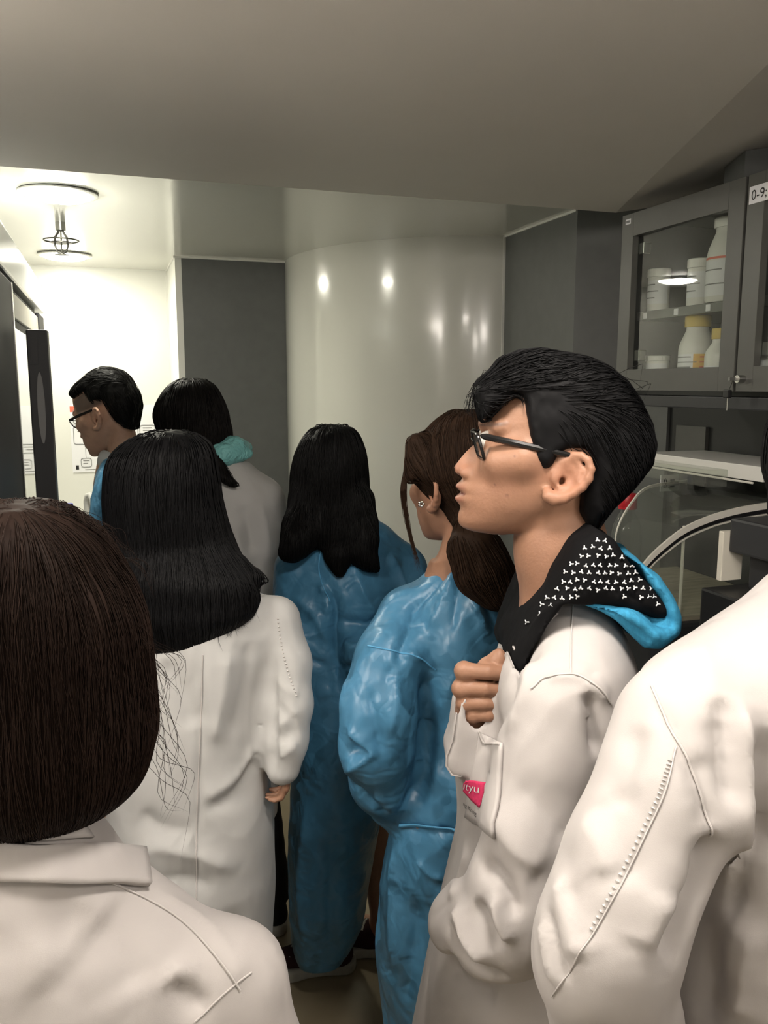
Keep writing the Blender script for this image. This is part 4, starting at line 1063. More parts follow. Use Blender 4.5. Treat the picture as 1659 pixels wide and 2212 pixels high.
# eyes
for e in (1, -1):
    eb = B(); c_ = RW(hl(GO, GM, 1052, 947, e * .031)) - P.base
    r_ = bmesh.ops.create_uvsphere(eb.bm, u_segments=16, v_segments=10, radius=.0118)
    for v in r_['verts']: v.co += Vector(c_)
    eo = eb.build('eye', 'eye_white', P.root, smooth=True)
    ib = B(); c2 = RW(hl(GO, GM, 1052, 946, e * .031) + GM[0] * .0095) - P.base; fwd_ = RW(GM[0])
    ib.tube([c2, c2 + fwd_ * .0026], [.0058, .0045], 16).build('iris', 'ink', eo, smooth=True)
# hair: swept-up top, short sides
poly = [(1022, 840), (1038, 822), (1058, 806), (1078, 782), (1117, 767), (1160, 765), (1200, 773), (1243, 781), (1283, 798), (1320, 827), (1350, 868), (1372, 912), (1384, 955), (1378, 992), (1344, 1040),
        (1306, 1080), (1288, 1110), (1276, 1136), (1258, 1128), (1243, 1092), (1243, 1050), (1260, 1012), (1258, 978), (1240, 960), (1212, 962), (1192, 972), (1176, 1004), (1158, 1004), (1141, 974), (1136, 945), (1129, 900),
        (1122, 858), (1100, 852), (1075, 872), (1052, 901), (1040, 906), (1031, 880), (1026, 856)]
lp = [((1190 - a) * HS, (980 - b2) * HS) for a, b2 in poly]
lo, hi = bounds([hl(GO, GM, a, b2, l) for a in (1010, 1410) for b2 in (750, 1150) for l in (-.1, .1)], .012)
F_ = Field(lo, hi, .0038)
F_.add(polyext(lp, GO, GM[0], GM[2], GM[1], .2), 0)
F_.isect(ell(hl(GO, GM, 1222, 945, 0), (.185, .0855, .165), GM), .018)
def gdir(X):
    L = (X - GO) @ GM.T; up = L[:, 2]; d = np.zeros_like(X)
    top = np.clip((up - .03) / .05, 0, 1)[:, None]
    return top * (-GM[0] * 1.0 + GM[2] * .15) + (1 - top) * (-GM[0] * .55 - GM[2] * 1.0)
wis = []
for i in range(34):   # loose curls at the brow and crown
    a = RNG.random(); p0 = hl(GO, GM, 1045 + 30 * a, 850 - 40 * a, RNG.normal(0, .03))
    wis.append(bez([p0, p0 + GM[0] * (.012 + .008 * RNG.random()) + GM[2] * RNG.normal(0, .006), p0 + GM[0] * (.018 + .01 * RNG.random()) - GM[2] * (.01 + .02 * RNG.random()), p0 + GM[0] * .012 - GM[2] * (.028 + .02 * RNG.random()) + GM[1] * RNG.normal(0, .006)], 14))
for i in range(5):
    p0 = hl(GO, GM, 1300 + 45 * RNG.random(), 805 + 60 * RNG.random(), RNG.normal(0, .03))
    wis.append(bez([p0, p0 - GM[0] * .015 + GM[2] * .008, p0 - GM[0] * (.025 + .02 * RNG.random()) + GM[2] * RNG.normal(0, .012), p0 - GM[0] * .03 - GM[2] * .02 * RNG.random()], 14))
def gcond(V):
    L = (V - GO) @ GM.T; px, py = 1190 - L[:, 0] / HS, 980 - L[:, 2] / HS
    return ((px > 1185) & (py < 1090) & ~((py > 930) & (px < 1275))) | (py < 845) | (px < 1075)
hl_pts = np.array([(1144, 972), (1139, 945), (1131, 900), (1124, 862), (1104, 854), (1078, 872), (1054, 900)], float)
for i in range(90):  # short fringe of the hairline
    t = 3.2 + RNG.random() * 2.8; a, b2 = pchip(np.array([t]), np.arange(7), hl_pts[:, 0])[0], pchip(np.array([t]), np.arange(7), hl_pts[:, 1])[0]
    la = np.interp(a, [1054, 1078, 1104, 1130, 1144], [.030, .045, .058, .070, .0745]); p0 = hl(GO, GM, a + 5, b2 - 4, la); k = .002 + .004 * RNG.random()
    d_ = nz(GM[0] * (.5 if t < 3 else .1) - GM[2] * 1.0 + GM[1] * RNG.normal(0, .1) + GM[0] * RNG.normal(0, .25))
    wis.append(bez([p0, p0 + d_ * k * .5, p0 + d_ * k, p0 + d_ * k * 1.3 + GM[0] * RNG.normal(0, .001)], 14))
blackhair(P, F_, 2600, gdir, 12, .005, HB, 'hair_black', cond=gcond, rad=.0006, groove=.003, gs=(60, 60, 60), spread=.12, lift=.0002, wisps=np.stack(wis))
# glasses
GL = {}
gl = thing('glasses', '', ''); del gl['label']; del gl['category']; gl.parent = P.root
def gp(px, py, lat): return RW(hl(GO, GM, px, py, lat)) - P.base
for e in (1, -1):
    pts = []
    for a in np.linspace(0, 2 * math.pi, 33):
        ca, sa = math.cos(a), math.sin(a); u = np.sign(ca) * abs(ca) ** .4; v = np.sign(sa) * abs(sa) ** .4
        pts.append(gp(1032 - v * 8 + abs(u) * 0 + (e * u) * 5 * (1), 960 - v * 27, e * .034 + u * .0245))
    B().tube(pts, .0022, 8, cap=False).build('rim', 'frame_black', gl, smooth=True)
    lb_ = B(); vs_ = [lb_.bm.verts.new(p) for p in pts[:-1]]; lb_.bm.faces.new(vs_); lo_ = lb_.build('lens', 'lens', gl)
    B().tube([gp(1038, 937, e * .058), gp(1046, 938, e * .064), gp(1110, 951, e * .0745), gp(1170, 964, e * .079), gp(1210, 972, e * .081), gp(1245, 990, e * .079)], [.003, .0044, .0046, .0044, .0036, .002], 8).build('temple', 'frame_black', gl, smooth=True)
    B().tube([gp(1030, 968, e * .010), gp(1036, 972, e * .009)], .003, 8).build('nose_pad', 'lens', gl, smooth=True)
B().tube([gp(1024, 952, -.0105), gp(1020, 949, 0), gp(1024, 952, .0105)], .0016, 8).build('bridge', 'steel', gl, smooth=True)
# lab coat
nk = [(1086, 1412, 1.12), (1094, 1372, 1.12), (1150, 1292, 1.08), (1200, 1218, 1.05), (1250, 1168), (1290, 1141), (1330, 1166), (1370, 1228), (1400, 1262), (1436, 1300), (1432, 1332), (1398, 1326), (1340, 1303), (1280, 1293), (1215, 1300), (1165, 1330, 1.06), (1125, 1372, 1.1), (1100, 1425, 1.12)]
bl = [(1205, 1310), (1250, 1292), (1310, 1296), (1370, 1310), (1400, 1330), (1432, 1330), (1424, 1296), (1398, 1258), (1374, 1214), (1392, 1214), (1425, 1246), (1452, 1285), (1467, 1325), (1463, 1362), (1420, 1396), (1385, 1398), (1340, 1350), (1290, 1318), (1240, 1302)]
rows = [(1270, 1165, 1265, 1.13, .07), (1300, 1132, 1305, 1.13, .125), (1345, 1100, 1335, 1.13, .16), (1420, 1082, 1362, 1.13, .182), (1500, 1068, 1368, 1.13, .182), (1580, 1036, 1366, 1.13, .175), (1680, 1007, 1360, 1.13, .17),
        (1750, 998, 1350, 1.13, .168), (1830, 983, 1345, 1.13, .168), (1930, 958, 1340, 1.13, .172), (2050, 928, 1335, 1.13, .18), (2212, 893, 1335, 1.13, .185), (2480, 842, 1325, 1.13, .19)]
lo, hi = W(700, 2480, 1.13) - .3, W(1420, 1250, 1.13) + .3; lo = np.array([-.12, .80, rows and W(0, 2480, 1.13)[2] - .02]); hi = np.array([.50, 1.42, 1.42])
C_ = Field(lo, hi, .0055)
C_.add(pxloft(rows), 0)
C_.add(cone(W(1205, 1500, 1.035), W(1218, 1530, .985), .07, .066), .05)
chain(C_, [W(1218, 1530, .985), W(1195, 1640, .965), W(1158, 1780, .945), W(1122, 1930, .93), W(1112, 1990, .93)], [.066, .060, .058, .060, .060], .03)
chain(C_, [W(1112, 1990, .93), W(1062, 2008, .945), W(1008, 2000, .985)], [.056, .054, .050], .03)
C_.add(cone(W(1225, 1430, 1.26), W(1120, 1780, 1.30), .07, .065), .05)
C_.add(cone(W(1120, 1780, 1.30), W(1045, 1640, HF + .02), .06, .045), .04)
cuff = [(1000, 1500), (986, 1540), (977, 1600), (965, 1632), (964, 1655), (976, 1674), (995, 1677), (1012, 1666), (1024, 1630), (1050, 1590), (1090, 1560), (1085, 1500)]
C_.add(outline(cuff, HF - .02, HF + .012, .040), .012)
C_.sub(ell(W(1025, 1520, HF), (.030, .026, .050)), .01)
C_.sub(outline(nk, 1.02, 1.12, .145), .006); C_.sub(outline(bl, 1.01, 1.12, .155), .006)
st = [([(1085, 1440), (1140, 1470), (1120, 1540), (1090, 1600)], .012, .004), ([(1120, 1420), (1105, 1500), (1075, 1580)], .010, -.005), ([(1160, 1400), (1135, 1500), (1105, 1580)], .010, .004),
      ([(1272, 1490), (1285, 1560), (1300, 1640)], .008, -.012), ([(1180, 1466), (1235, 1462), (1290, 1490), (1320, 1520)], .007, .005),
      ([(1100, 1690), (1180, 1760), (1240, 1830)], .022, -.006), ([(1060, 1750), (1110, 1830), (1180, 1880)], .02, .007), ([(1035, 1860), (1080, 1900), (1120, 1990)], .009, -.014),
      ([(1020, 1945), (1045, 2000), (1080, 2060)], .010, -.012), ([(1068, 1930), (1078, 1990), (1100, 2040)], .009, .010), ([(985, 1950), (1000, 2020), (1050, 2090)], .012, .010), ([(962, 1985), (985, 2060), (1040, 2110), (1100, 2120)], .012, -.010),
      ([(955, 2050), (1000, 2120), (1080, 2150)], .018, -.010), ([(1010, 1830), (990, 1900), (975, 1950)], .012, .005), ([(1060, 1640), (1050, 1720), (1035, 1800)], .012, -.004)]
coat = cloth(P, 'lab_coat', C_, 'coat', .004, st, (.7, 1.4))
P.tubes('sleeve_seam', [surf_line(C_, [(1152, 1490), (1180, 1464), (1235, 1460), (1285, 1484), (1322, 1520)], .7, 1.3)], .0013, 'coat_seam', coat)
P.tubes('shoulder_seam', [surf_line(C_, [(1238, 1310), (1234, 1380), (1232, 1458)], .7, 1.3)], .001, 'coat_seam', coat)
P.tubes('cuff_edge', [[W(a, b2, HF - .026) for a, b2 in ((986, 1540), (977, 1600), (965, 1632), (964, 1655), (976, 1674), (995, 1677), (1012, 1666))]], .0014, 'coat_seam', coat)
pk = surf_patch(P, 'pocket', C_, [(1034, 1580), (1092, 1606), (1078, 1810), (1008, 1765)], .8, 1.3, 'coat', off=.006, th=.005, parent=coat)
P.tubes('pocket_hem', [surf_line(C_, [(1034, 1580), (1045, 1600), (1066, 1608), (1092, 1608)], .8, 1.3, off=.008)], .0014, 'coat_seam', pk)
surf_patch(P, 'emblem', C_, [(1008, 1679), (1053, 1690), (1043, 1744), (1008, 1706)], .8, 1.3, 'pink', 10, 10, .0075, pk, .001)
surf_text(P, 'emblem_lettering', C_, 'ityu', (1009, 1700), (24, 8), (2, -24), .8, 1.3, 'print_white', .009, pk)
surf_text(P, 'emblem_caption', C_, 'ng Kong', (1008, 1737), (9.5, 7.5), (2, -13), .8, 1.3, 'ink', .008, pk)
P.tubes('lapel_edge', [surf_line(C_, [(1128, 1404), (1145, 1382), (1170, 1356), (1205, 1326)], .8, 1.3, 24, off=.001)], .002, 'coat_seam', coat)
# hooded top: black patterned lining, blue outer hood lying on the back
lo, hi = W(1070, 1440, 1.03) - .02, W(1480, 1120, 1.03) + .02; lo[1], hi[1] = .92, 1.31
K = Field(lo, hi, .0045); K.add(outline(nk, 1.02, 1.12, .2), 0); K.isect(ell(W(1255, 1290, 1.125), (.26, .145, .22)), .03)
hood = cloth(P, 'hood_lining', K, 'hood_black', .003, [([(1130, 1370), (1220, 1300), (1330, 1310), (1400, 1330)], .008, .004), ([(1310, 1190), (1330, 1260), (1390, 1310)], .008, -.006)], (.85, 1.3), nscale=(25, 25, 25))
lo, hi = W(1190, 1420, 1.03) - .02, W(1500, 1200, 1.03) + .02; lo[1], hi[1] = .93, 1.32
K2 = Field(lo, hi, .0045); K2.add(outline(bl, 1.01, 1.125, .2), 0); K2.isect(ell(W(1300, 1320, 1.13), (.25, .155, .21)), .03)
cloth(P, 'hood_outer', K2, 'hood_blue', .003, [([(1280, 1305), (1350, 1345), (1410, 1390)], .006, -.005), ([(1330, 1310), (1390, 1350), (1430, 1385)], .007, .005), ([(1400, 1335), (1440, 1350), (1462, 1350)], .006, -.005)], (.85, 1.3), nscale=(25, 25, 25))
mv = []
for j in range(15):
    for i in range(20):
        a = 1100 + i * 16.5 + (j % 2) * 8 + random.uniform(-3, 3); b2 = 1150 + j * 17.5 + random.uniform(-3, 3)
        t = (a - 1090) / 200.0
        up_ = 1392 - 250 * min(1, t) if a < 1290 else 1141 + (a - 1290) * .95
        low = np.interp(a, [1090, 1160, 1215, 1300, 1380, 1430], [1408, 1338, 1302, 1284, 1300, 1316])
        if b2 < up_ + 8 or b2 > low - 4: continue
        an = random.uniform(-.6, .6)
        for k in range(3):
            th = an + (0.3, 2.4, 4.6)[k]; ln = (5.5, 4.5, 5)[k]
            mv.append(([a, b2], [a + ln * math.cos(th), b2 + ln * math.sin(th)]))
ml = np.array(mv); A_ = K.hit(ml[:, 0, 0], ml[:, 0, 1], .85, 1.3); Bh = K.hit(ml[:, 1, 0], ml[:, 1, 1], .85, 1.3)
lines = [[p + g * .0012, q + g2 * .0012] for p, q, g, g2 in zip(A_, Bh, K.grad(A_), K.grad(Bh)) if np.linalg.norm(p - q) < .012]
o = P.tubes('bird_print', lines, .0010, 'print_white', hood, 4); o['kind'] = 'stuff'
trousers(P, glegs)
for p in feet: shoe(P, p, (-1, 0))
# ================================================================== the other people
def down(O, out=.55, part=None):
    """combing direction: away from the crown, then straight down"""
    O = np.asarray(O)
    def fn(X):
        R = X - O; R[:, 2] = 0; n = np.linalg.norm(R, axis=1, keepdims=True) + 1e-6
        return R / n * out * np.clip(1 - (O[2] - X[:, 2:3]) / .12, 0.0, 1) + np.array([0, 0, -1.0])
    return fn
def simple_person(label, cpx, f, fwd, headpx, zsh, feet=None, hs=1.0, pitch=0.0, arms=(), hands=(), necklen=None, hipz=None, headf=None, roll=0.0, ears=(1, -1), neckbase=None, shoe_m='trouser', legm='trouser', hres=.0042, skin=SKIN, detail=True, shoes=True, shoedir=None, fade=False):
    c = W(cpx, 1500, f)[:2]
    P = Person(label, c[0], f)
    O = W(headpx[0], headpx[1], headf or f); M = headM(fwd, math.radians(pitch - 12), roll)
    l = np.array([-fwd[1], fwd[0]]) / np.hypot(*fwd)
    feet = feet or [tuple(np.array([c[0], f]) + l * s * .10) for s in (1, -1)]
    lg = legs_of((c[0], f), fwd, hipz or zsh * .60, feet)
    nb = np.array([c[0], f, zsh + .0]) if neckbase is None else neckbase
    nk = ([O - M[2] * .06 - M[0] * .022, (O - M[2] * .09 + nb) / 2 - M[0] * .012, nb], [.048 * hs, .045 * hs, .046 * hs])
    body, bF = build_body(P, (O, M, hs), nk, trunk((c[0], f), fwd, zsh), list(arms), lg, hands=hands, hres=hres, ears=ears, skin=skin, detail=detail, fade=fade, fine=[(np.minimum(h['wrist'], h['wrist'] + nz(h['dirn']) * .2) - .05, np.maximum(h['wrist'], h['wrist'] + nz(h['dirn']) * .2) + .05, .0045) for h in hands])
    if legm: trousers(P, lg, legm)
    if shoes:
        for p in feet: shoe(P, p, shoedir or fwd, shoe_m)
    return P, O, M, c

# ---------------------------------------------------------- A: brown bob in the left foreground
af = .83
P, O, M, c = simple_person('person with a brown bob and white lab coat in the left foreground, seen from behind', 40, af, (.45, .89), (25, 1370), 1.25, hs=.92, headf=af + .01, ears=(), detail=False)
rows = [(1085, 5, 55, af, .02), (1089, -45, 95, af, .045), (1100, -95, 128, af, .068), (1120, -140, 162, af, .085), (1160, -190, 210, af, .101), (1218, -225, 250, af, .112), (1276, -245, 282, af, .118), (1344, -262, 307, af, .12), (1418, -272, 318, af, .12), (1497, -280, 326, af, .119),
        (1575, -285, 331, af, .117), (1638, -275, 318, af, .112), (1691, -245, 297, af, .10), (1730, -190, 258, af, .082), (1756, -110, 215, af, .06), (1770, -40, 170, af, .035)]
lo, hi = W(-330, 1800, af), W(380, 1060, af); lo[1] -= .15; hi[1] += .15
F_ = Field(lo - .015, hi + .015, .006); F_.add(pxloft(rows))
crown = W(35, 1100, af - .03)
wis = []
for i in range(30):     # flyaways along the right edge
    y = 1330 + 330 * RNG.random(); x = np.interp(y, [1330, 1500, 1600, 1700], [300, 322, 328, 292]); p0 = W(x - 4, y, af - .01 + RNG.normal(0, .03))
    k = RNG.random()
    wis.append(bez([p0, p0 + np.array([.008 + .01 * k, 0, -.02]), p0 + np.array([.012 + .03 * RNG.random(), RNG.normal(0, .02), -.045 - .02 * k]), p0 + np.array([.010 + .035 * RNG.random(), RNG.normal(0, .012), -.07 - .045 * k])], 13))
for i in range(40):
    p0 = W(60 + 230 * RNG.random(), 1112 + 60 * RNG.random() + 0, af); x = RNG.random(); y0 = np.interp(60 + 200 * x, [0, 52, 105, 158, 210, 252, 284], [1087, 1087, 1097, 1118, 1160, 1218, 1276])
    p0 = W(60 + 200 * x, y0 + 3, af); wis.append(bez([p0, p0 + np.array([.012, 0, .006]), p0 + np.array([.026, RNG.normal(0, .01), .002 - .01 * RNG.random()]), p0 + np.array([.038, RNG.normal(0, .01), -.02 - .015 * RNG.random()])], 13))
blackhair(P, F_, 6500, down(crown, .9), 15, .008, (.016, .0095, .0072), 'hair_brown', rad=.0005, groove=.003, gs=(70, 70, 9), spread=.06, wisps=np.stack(wis))
rows = [(1735, -40, 150, af, .055), (1790, -75, 190, af, .070), (1850, -130, 250, af, .085), (1900, -215, 305, af, .10), (1940, -300, 365, af, .112), (1985, -370, 428, af, .12), (2050, -420, 487, af, .125), (2130, -450, 528, af, .13), (2230, -465, 552, af, .132), (2420, -460, 560, af, .13), (2700, -430, 540, af, .125), (3300, -420, 540, af, .13)]
lo, hi = W(-620, 3290, af), W(700, 1720, af); lo[1] -= .2; hi[1] += .2; lo[2] = .58
C_ = Field(lo, hi, .0075); C_.add(pxloft(rows)); C_.add(cone(W(55, 1830, af), W(52, 1765, af), .085, .066), .03)
chain(C_, [W(500, 2120, af), W(540, 2330, af - .01), W(520, 2560, af + .10)], [.066, .062, .052], .04); chain(C_, [W(-430, 2120, af), W(-470, 2330, af - .01), W(-420, 2560, af + .10)], [.066, .062, .052], .04)
st = [([(330, 1925), (420, 1975), (490, 2060), (530, 2130)], .010, .004), ([(380, 2110), (400, 2150), (450, 2180)], .012, -.008), ([(360, 2090), (390, 2110), (420, 2120)], .012, .007), ([(200, 1980), (260, 2050), (300, 2150)], .03, -.006), ([(60, 1880), (160, 1930), (240, 1990)], .02, .005), ([(-40, 1960), (60, 2020), (140, 2120)], .03, .005)]
coat = cloth(P, 'lab_coat', C_, 'coat', .005, st, (.5, 1.2))
P.tubes('shoulder_seam', [surf_line(C_, [(210, 1905), (300, 1935), (390, 1990), (460, 2060), (520, 2140)], .5, 1.2, 60)], .0012, 'coat_seam', coat)
P.tubes('sleeve_seam', [surf_line(C_, [(545, 2100), (500, 2135), (455, 2175), (420, 2210)], .5, 1.2, 30)], .0010, 'coat_seam', coat)
surf_patch(P, 'collar', C_, [(-150, 1800), (308, 1842), (316, 1922), (-150, 1890)], .5, 1.2, 'coat', 30, 8, .012, coat, .007)
surf_patch(P, 'collar_stand', C_, [(-60, 1748), (160, 1765), (190, 1815), (-80, 1805)], .5, 1.2, 'coat_seam', 20, 6, .006, coat, .004)
# ---------------------------------------------------------- B: long straight black hair, white coat
bf = 1.50
wr = W(618, 1632, 1.455)
P, O, M, c = simple_person('person with long straight black hair and white lab coat, back turned', 410, bf, (-.12, .99), (360, 1065), 1.28, hs=.92, headf=bf + .03, ears=(), detail=False,
    arms=[([W(595, 1350, bf), W(626, 1520, 1.475), wr], [.025, .020, .018]), ([W(235, 1345, bf), W(215, 1520, 1.48), W(225, 1640, 1.45)], [.03, .024, .020])],
    hands=[dict(wrist=wr, dirn=(0, .1, -1), palmn=(-1, 0, 0), s=.66, curl=.9, side=1), dict(wrist=W(225, 1640, 1.45), dirn=(0, .1, -1), palmn=(1, 0, 0), s=.88, curl=.7, side=-1)])
rows = [(930, 345, 385, bf, .02), (934, 318, 412, bf, .045), (945, 292, 436, bf, .068), (965, 260, 455, bf, .085), (988, 242, 463, bf, .095), (1019, 233, 468, bf, .102), (1071, 230, 475, bf, .105), (1102, 231, 482, bf, .104), (1155, 235, 498, bf, .10), (1202, 238, 518, bf - .02, .095), (1245, 240, 545, bf - .04, .09), (1290, 243, 557, bf - .05, .08),
        (1325, 250, 545, bf - .06, .072), (1360, 258, 505, bf - .06, .06), (1392, 270, 460, bf - .065, .045), (1412, 300, 400, bf - .065, .025)]
lo, hi = W(190, 1460, bf - .07), W(620, 900, bf); lo[1] = bf - .2; hi[1] = bf + .15
F_ = Field(lo - .01, hi + .01, .006); F_.add(pxloft(rows))
chain(F_, [W(515, 1222, bf - .03), W(550, 1242, bf - .035), W(582, 1252, bf - .035)], [.016, .007, .0015], .015)
wis = []
for i in range(260):     # uneven ends
    t = RNG.random(); x = 300 + 250 * t; y = np.interp(x, [300, 340, 400, 436, 473, 515, 536, 554], [1405, 1405, 1402, 1394, 1376, 1335, 1306, 1310]); p0 = W(x, y - 40, bf - .075 - .03 * RNG.random())
    wis.append(bez([p0, p0 + np.array([0, 0, -.02]), p0 + np.array([RNG.normal(0, .003), 0, -.038]), p0 + np.array([RNG.normal(0, .006), 0, -.045 - .018 * RNG.random()])], 9))
blackhair(P, F_, 4200, down(W(375, 940, bf), .9), 24, .010, (.0055, .0055, .006), 'hair_black', rad=.0009, groove=.003, gs=(80, 80, 5), spread=.03, wisps=np.stack(wis))
rows = [(1215, 375, 455, bf, .055), (1250, 345, 500, bf, .075), (1280, 300, 550, bf, .09), (1315, 262, 592, bf, .10), (1355, 240, 610, bf, .11), (1410, 232, 605, bf, .115), (1500, 230, 588, bf, .118), (1600, 226, 582, bf, .118), (1700, 222, 582, bf, .12), (1800, 221, 589, bf, .125), (1900, 222, 591, bf, .13), (2000, 222, 586, bf, .13), (2100, 225, 580, bf, .13), (2212, 230, 574, bf, .13), (2330, 240, 566, bf, .128)]
lo, hi = W(140, 2320, bf), W(720, 1200, bf); lo[1] = bf - .22; hi[1] = bf + .2
C_ = Field(lo - .01, hi + .01, .007); C_.add(pxloft(rows))
chain(C_, [W(590, 1345, bf), W(616, 1430, 1.49), W(622, 1525, 1.47), W(618, 1600, 1.455), W(612, 1655, 1.45)], [.052, .046, .045, .042, .036], .02)
chain(C_, [W(262, 1345, bf), W(232, 1430, 1.49), W(222, 1525, 1.47), W(224, 1650, 1.45)], [.052, .046, .044, .036], .02)
st = [([(586, 1400), (583, 1500), (585, 1600), (588, 1680)], .010, -.009), ([(590, 1465), (618, 1490), (650, 1500)], .010, .004), ([(590, 1515), (615, 1545), (645, 1560)], .010, -.005), ([(592, 1575), (620, 1555), (650, 1535)], .010, .005), ([(592, 1605), (620, 1590), (648, 1575)], .009, -.005), ([(595, 1640), (620, 1625), (645, 1605)], .009, .004),
      ([(350, 1420), (390, 1500), (420, 1580)], .025, -.008), ([(500, 1400), (480, 1500), (455, 1620)], .02, .008), ([(540, 1380), (530, 1480), (500, 1600)], .02, -.006), ([(436, 1420), (434, 1600), (428, 1780), (425, 1950)], .007, -.005),
      ([(560, 1640), (520, 1700), (440, 1760)], .014, -.007), ([(555, 1610), (510, 1680), (430, 1735)], .014, .006), ([(300, 1750), (350, 1790), (420, 1800)], .02, -.007), ([(290, 1880), (340, 1830), (430, 1850), (520, 1880)], .022, .009), ([(300, 1930), (380, 1900), (470, 1920)], .018, -.007), ([(350, 1980), (355, 2100), (350, 2200)], .03, .008), ([(500, 1950), (510, 2080), (505, 2200)], .03, -.008)]
coat = cloth(P, 'lab_coat', C_, 'coat_cool', .006, st, (1.1, 1.8))
P.tubes('back_seam', [surf_line(C_, [(438, 1415), (434, 1550), (428, 1700), (424, 1850), (424, 2000)], 1.1, 1.8, 80)], .0011, 'coat_seam', coat)
def pucker(P, L, m, parent, r=.0022, step=2, name='seam_pucker'):
    b_ = B()
    for i in range(0, len(L) - 1, step): b_.tube([RW(L[i]) - P.base, RW((L[i] + L[i + 1]) / 2) - P.base, RW(L[i + 1]) - P.base], [r * .3, r, r * .3], 6)
    return b_.build(name, m, parent, smooth=True)
pucker(P, surf_line(C_, [(600, 1335), (608, 1395), (622, 1450), (640, 1505)], 1.1, 1.8, 44, off=.0), 'coat_seam', coat, .0022)
# ---------------------------------------------------------- C: man in blue gown at the refrigerator
cf = 2.75
P, O, M, c = simple_person('man in a blue gown and glasses in profile beside the refrigerator', 268, cf, (-.95, .30), (229, 892), 1.42, hs=1.0, pitch=-17, neckbase=W(270, 1010, cf), hres=.0036, fade=True, skin=np.array([0.46, 0.27, 0.185]))
_cs = 1.02
cpoly = [(146, 851), (152, 840), (163, 830), (190, 809), (205, 799), (220, 794), (240, 795), (258, 802), (271, 811), (287, 831), (297, 855), (301, 876), (297, 900), (294, 925), (276, 920), (262, 908), (250, 893), (240, 876), (232, 866), (222, 868), (214, 874), (205, 872), (196, 862), (188, 850), (176, 855), (166, 858), (160, 861)]
lo, hi = W(120, 950, cf) - .02, W(330, 770, cf) + .02; lo[1], hi[1] = cf - .13, cf + .13
F_ = Field(lo, hi, .0045); F_.add(outline(cpoly, cf - .02, cf, .2), 0); Mh = headM((-.95, .30), 0); F_.isect(ell(W(232, 868, cf), (.20, .0835, .16), Mh), .035)
def cdir(X): return np.tile(np.array([.5, 0, -.3]), (len(X), 1)) + np.array([0, 0, 0])
def cdir2(X):
    t = np.clip((X[:, 2:3] - W(0, 850, cf)[2]) / .04, 0, 1); return t * np.array([-.9, 0, .05]) + (1 - t) * np.array([.4, 0, -1.0])
blackhair(P, F_, 1200, cdir2, 8, .006, (.008, .0078, .0075), 'hair_black', rad=.0009, groove=.004, gs=(60, 60, 60), spread=.15, lift=.0003)
# shaved side
lo, hi = W(150, 930, cf) - .02, W(300, 800, cf) + .02; lo[1], hi[1] = cf - .13, cf + .13
gl = thing('glasses', '', ''); del gl['label']; del gl['category']; gl.parent = P.root
def gp(px, py, lat): return RW(hl(O, M, px, py, lat)) - P.base
for e in (1, -1):
    pts = []
    for a in np.linspace(0, 2 * math.pi, 25):
        ca, sa = math.cos(a), math.sin(a); u = np.sign(ca) * abs(ca) ** .5; v = np.sign(sa) * abs(sa) ** .5; pts.append(gp(1030 - v * 6 + (e * u) * 5, 958 - v * 25, e * .034 + u * .025))
    B().tube(pts, .0019, 6, cap=False).build('rim', 'frame_black', gl, smooth=True)
    B().tube([gp(1036, 938, e * .059), gp(1046, 940, e * .066), gp(1120, 952, e * .076), gp(1212, 970, e * .082), gp(1245, 990, e * .079)], [.003, .0048, .0048, .004, .002], 6).build('temple', 'frame_black', gl, smooth=True)
    lb_ = B(); lb_.bm.faces.new([lb_.bm.verts.new(p) for p in pts[:-1]]); lb_.build('lens', 'lens', gl)
B().tube([gp(1022, 950, -.0105), gp(1018, 948, 0), gp(1022, 950, .0105)], .0018, 6).build('bridge', 'frame_black', gl, smooth=True)
rows = [(978, 246, 300, cf, .06), (992, 228, 318, cf, .10), (1015, 219, 335, cf, .155), (1050, 212, 345, cf, .185), (1090, 206, 350, cf, .195), (1150, 199, 350, cf, .195), (1250, 192, 350, cf, .19), (1400, 195, 345, cf, .18), (1600, 190, 345, cf, .185), (1800, 190, 345, cf, .19)]
lo, hi = W(150, 1790, cf), W(400, 960, cf); lo[1] = cf - .28; hi[1] = cf + .28
C_ = Field(lo - .02, hi + .02, .010); C_.add(pxloft(rows))
for sg in (-1, 1): chain(C_, [W(285, 1040, cf + sg * .18), W(270, 1200, cf + sg * .20), W(200, 1290, cf + sg * .16)], [.06, .055, .045], .04)
cloth(P, 'gown', C_, 'gown', .005, (), (2.3, 3.2), crumple=.004, cs=14)
lo, hi = W(200, 1020, cf) - .02, W(320, 940, cf) + .02; lo[1], hi[1] = cf - .12, cf + .12
K = Field(lo, hi, .005); K.add(cone(W(256, 1000, cf), W(270, 982, cf), .068, .060), 0); K.sub(cone(W(262, 975, cf), W(282, 930, cf), .052, .06), .004)
cloth(P, 'shirt_collar', K, 'coat_cool', .001)
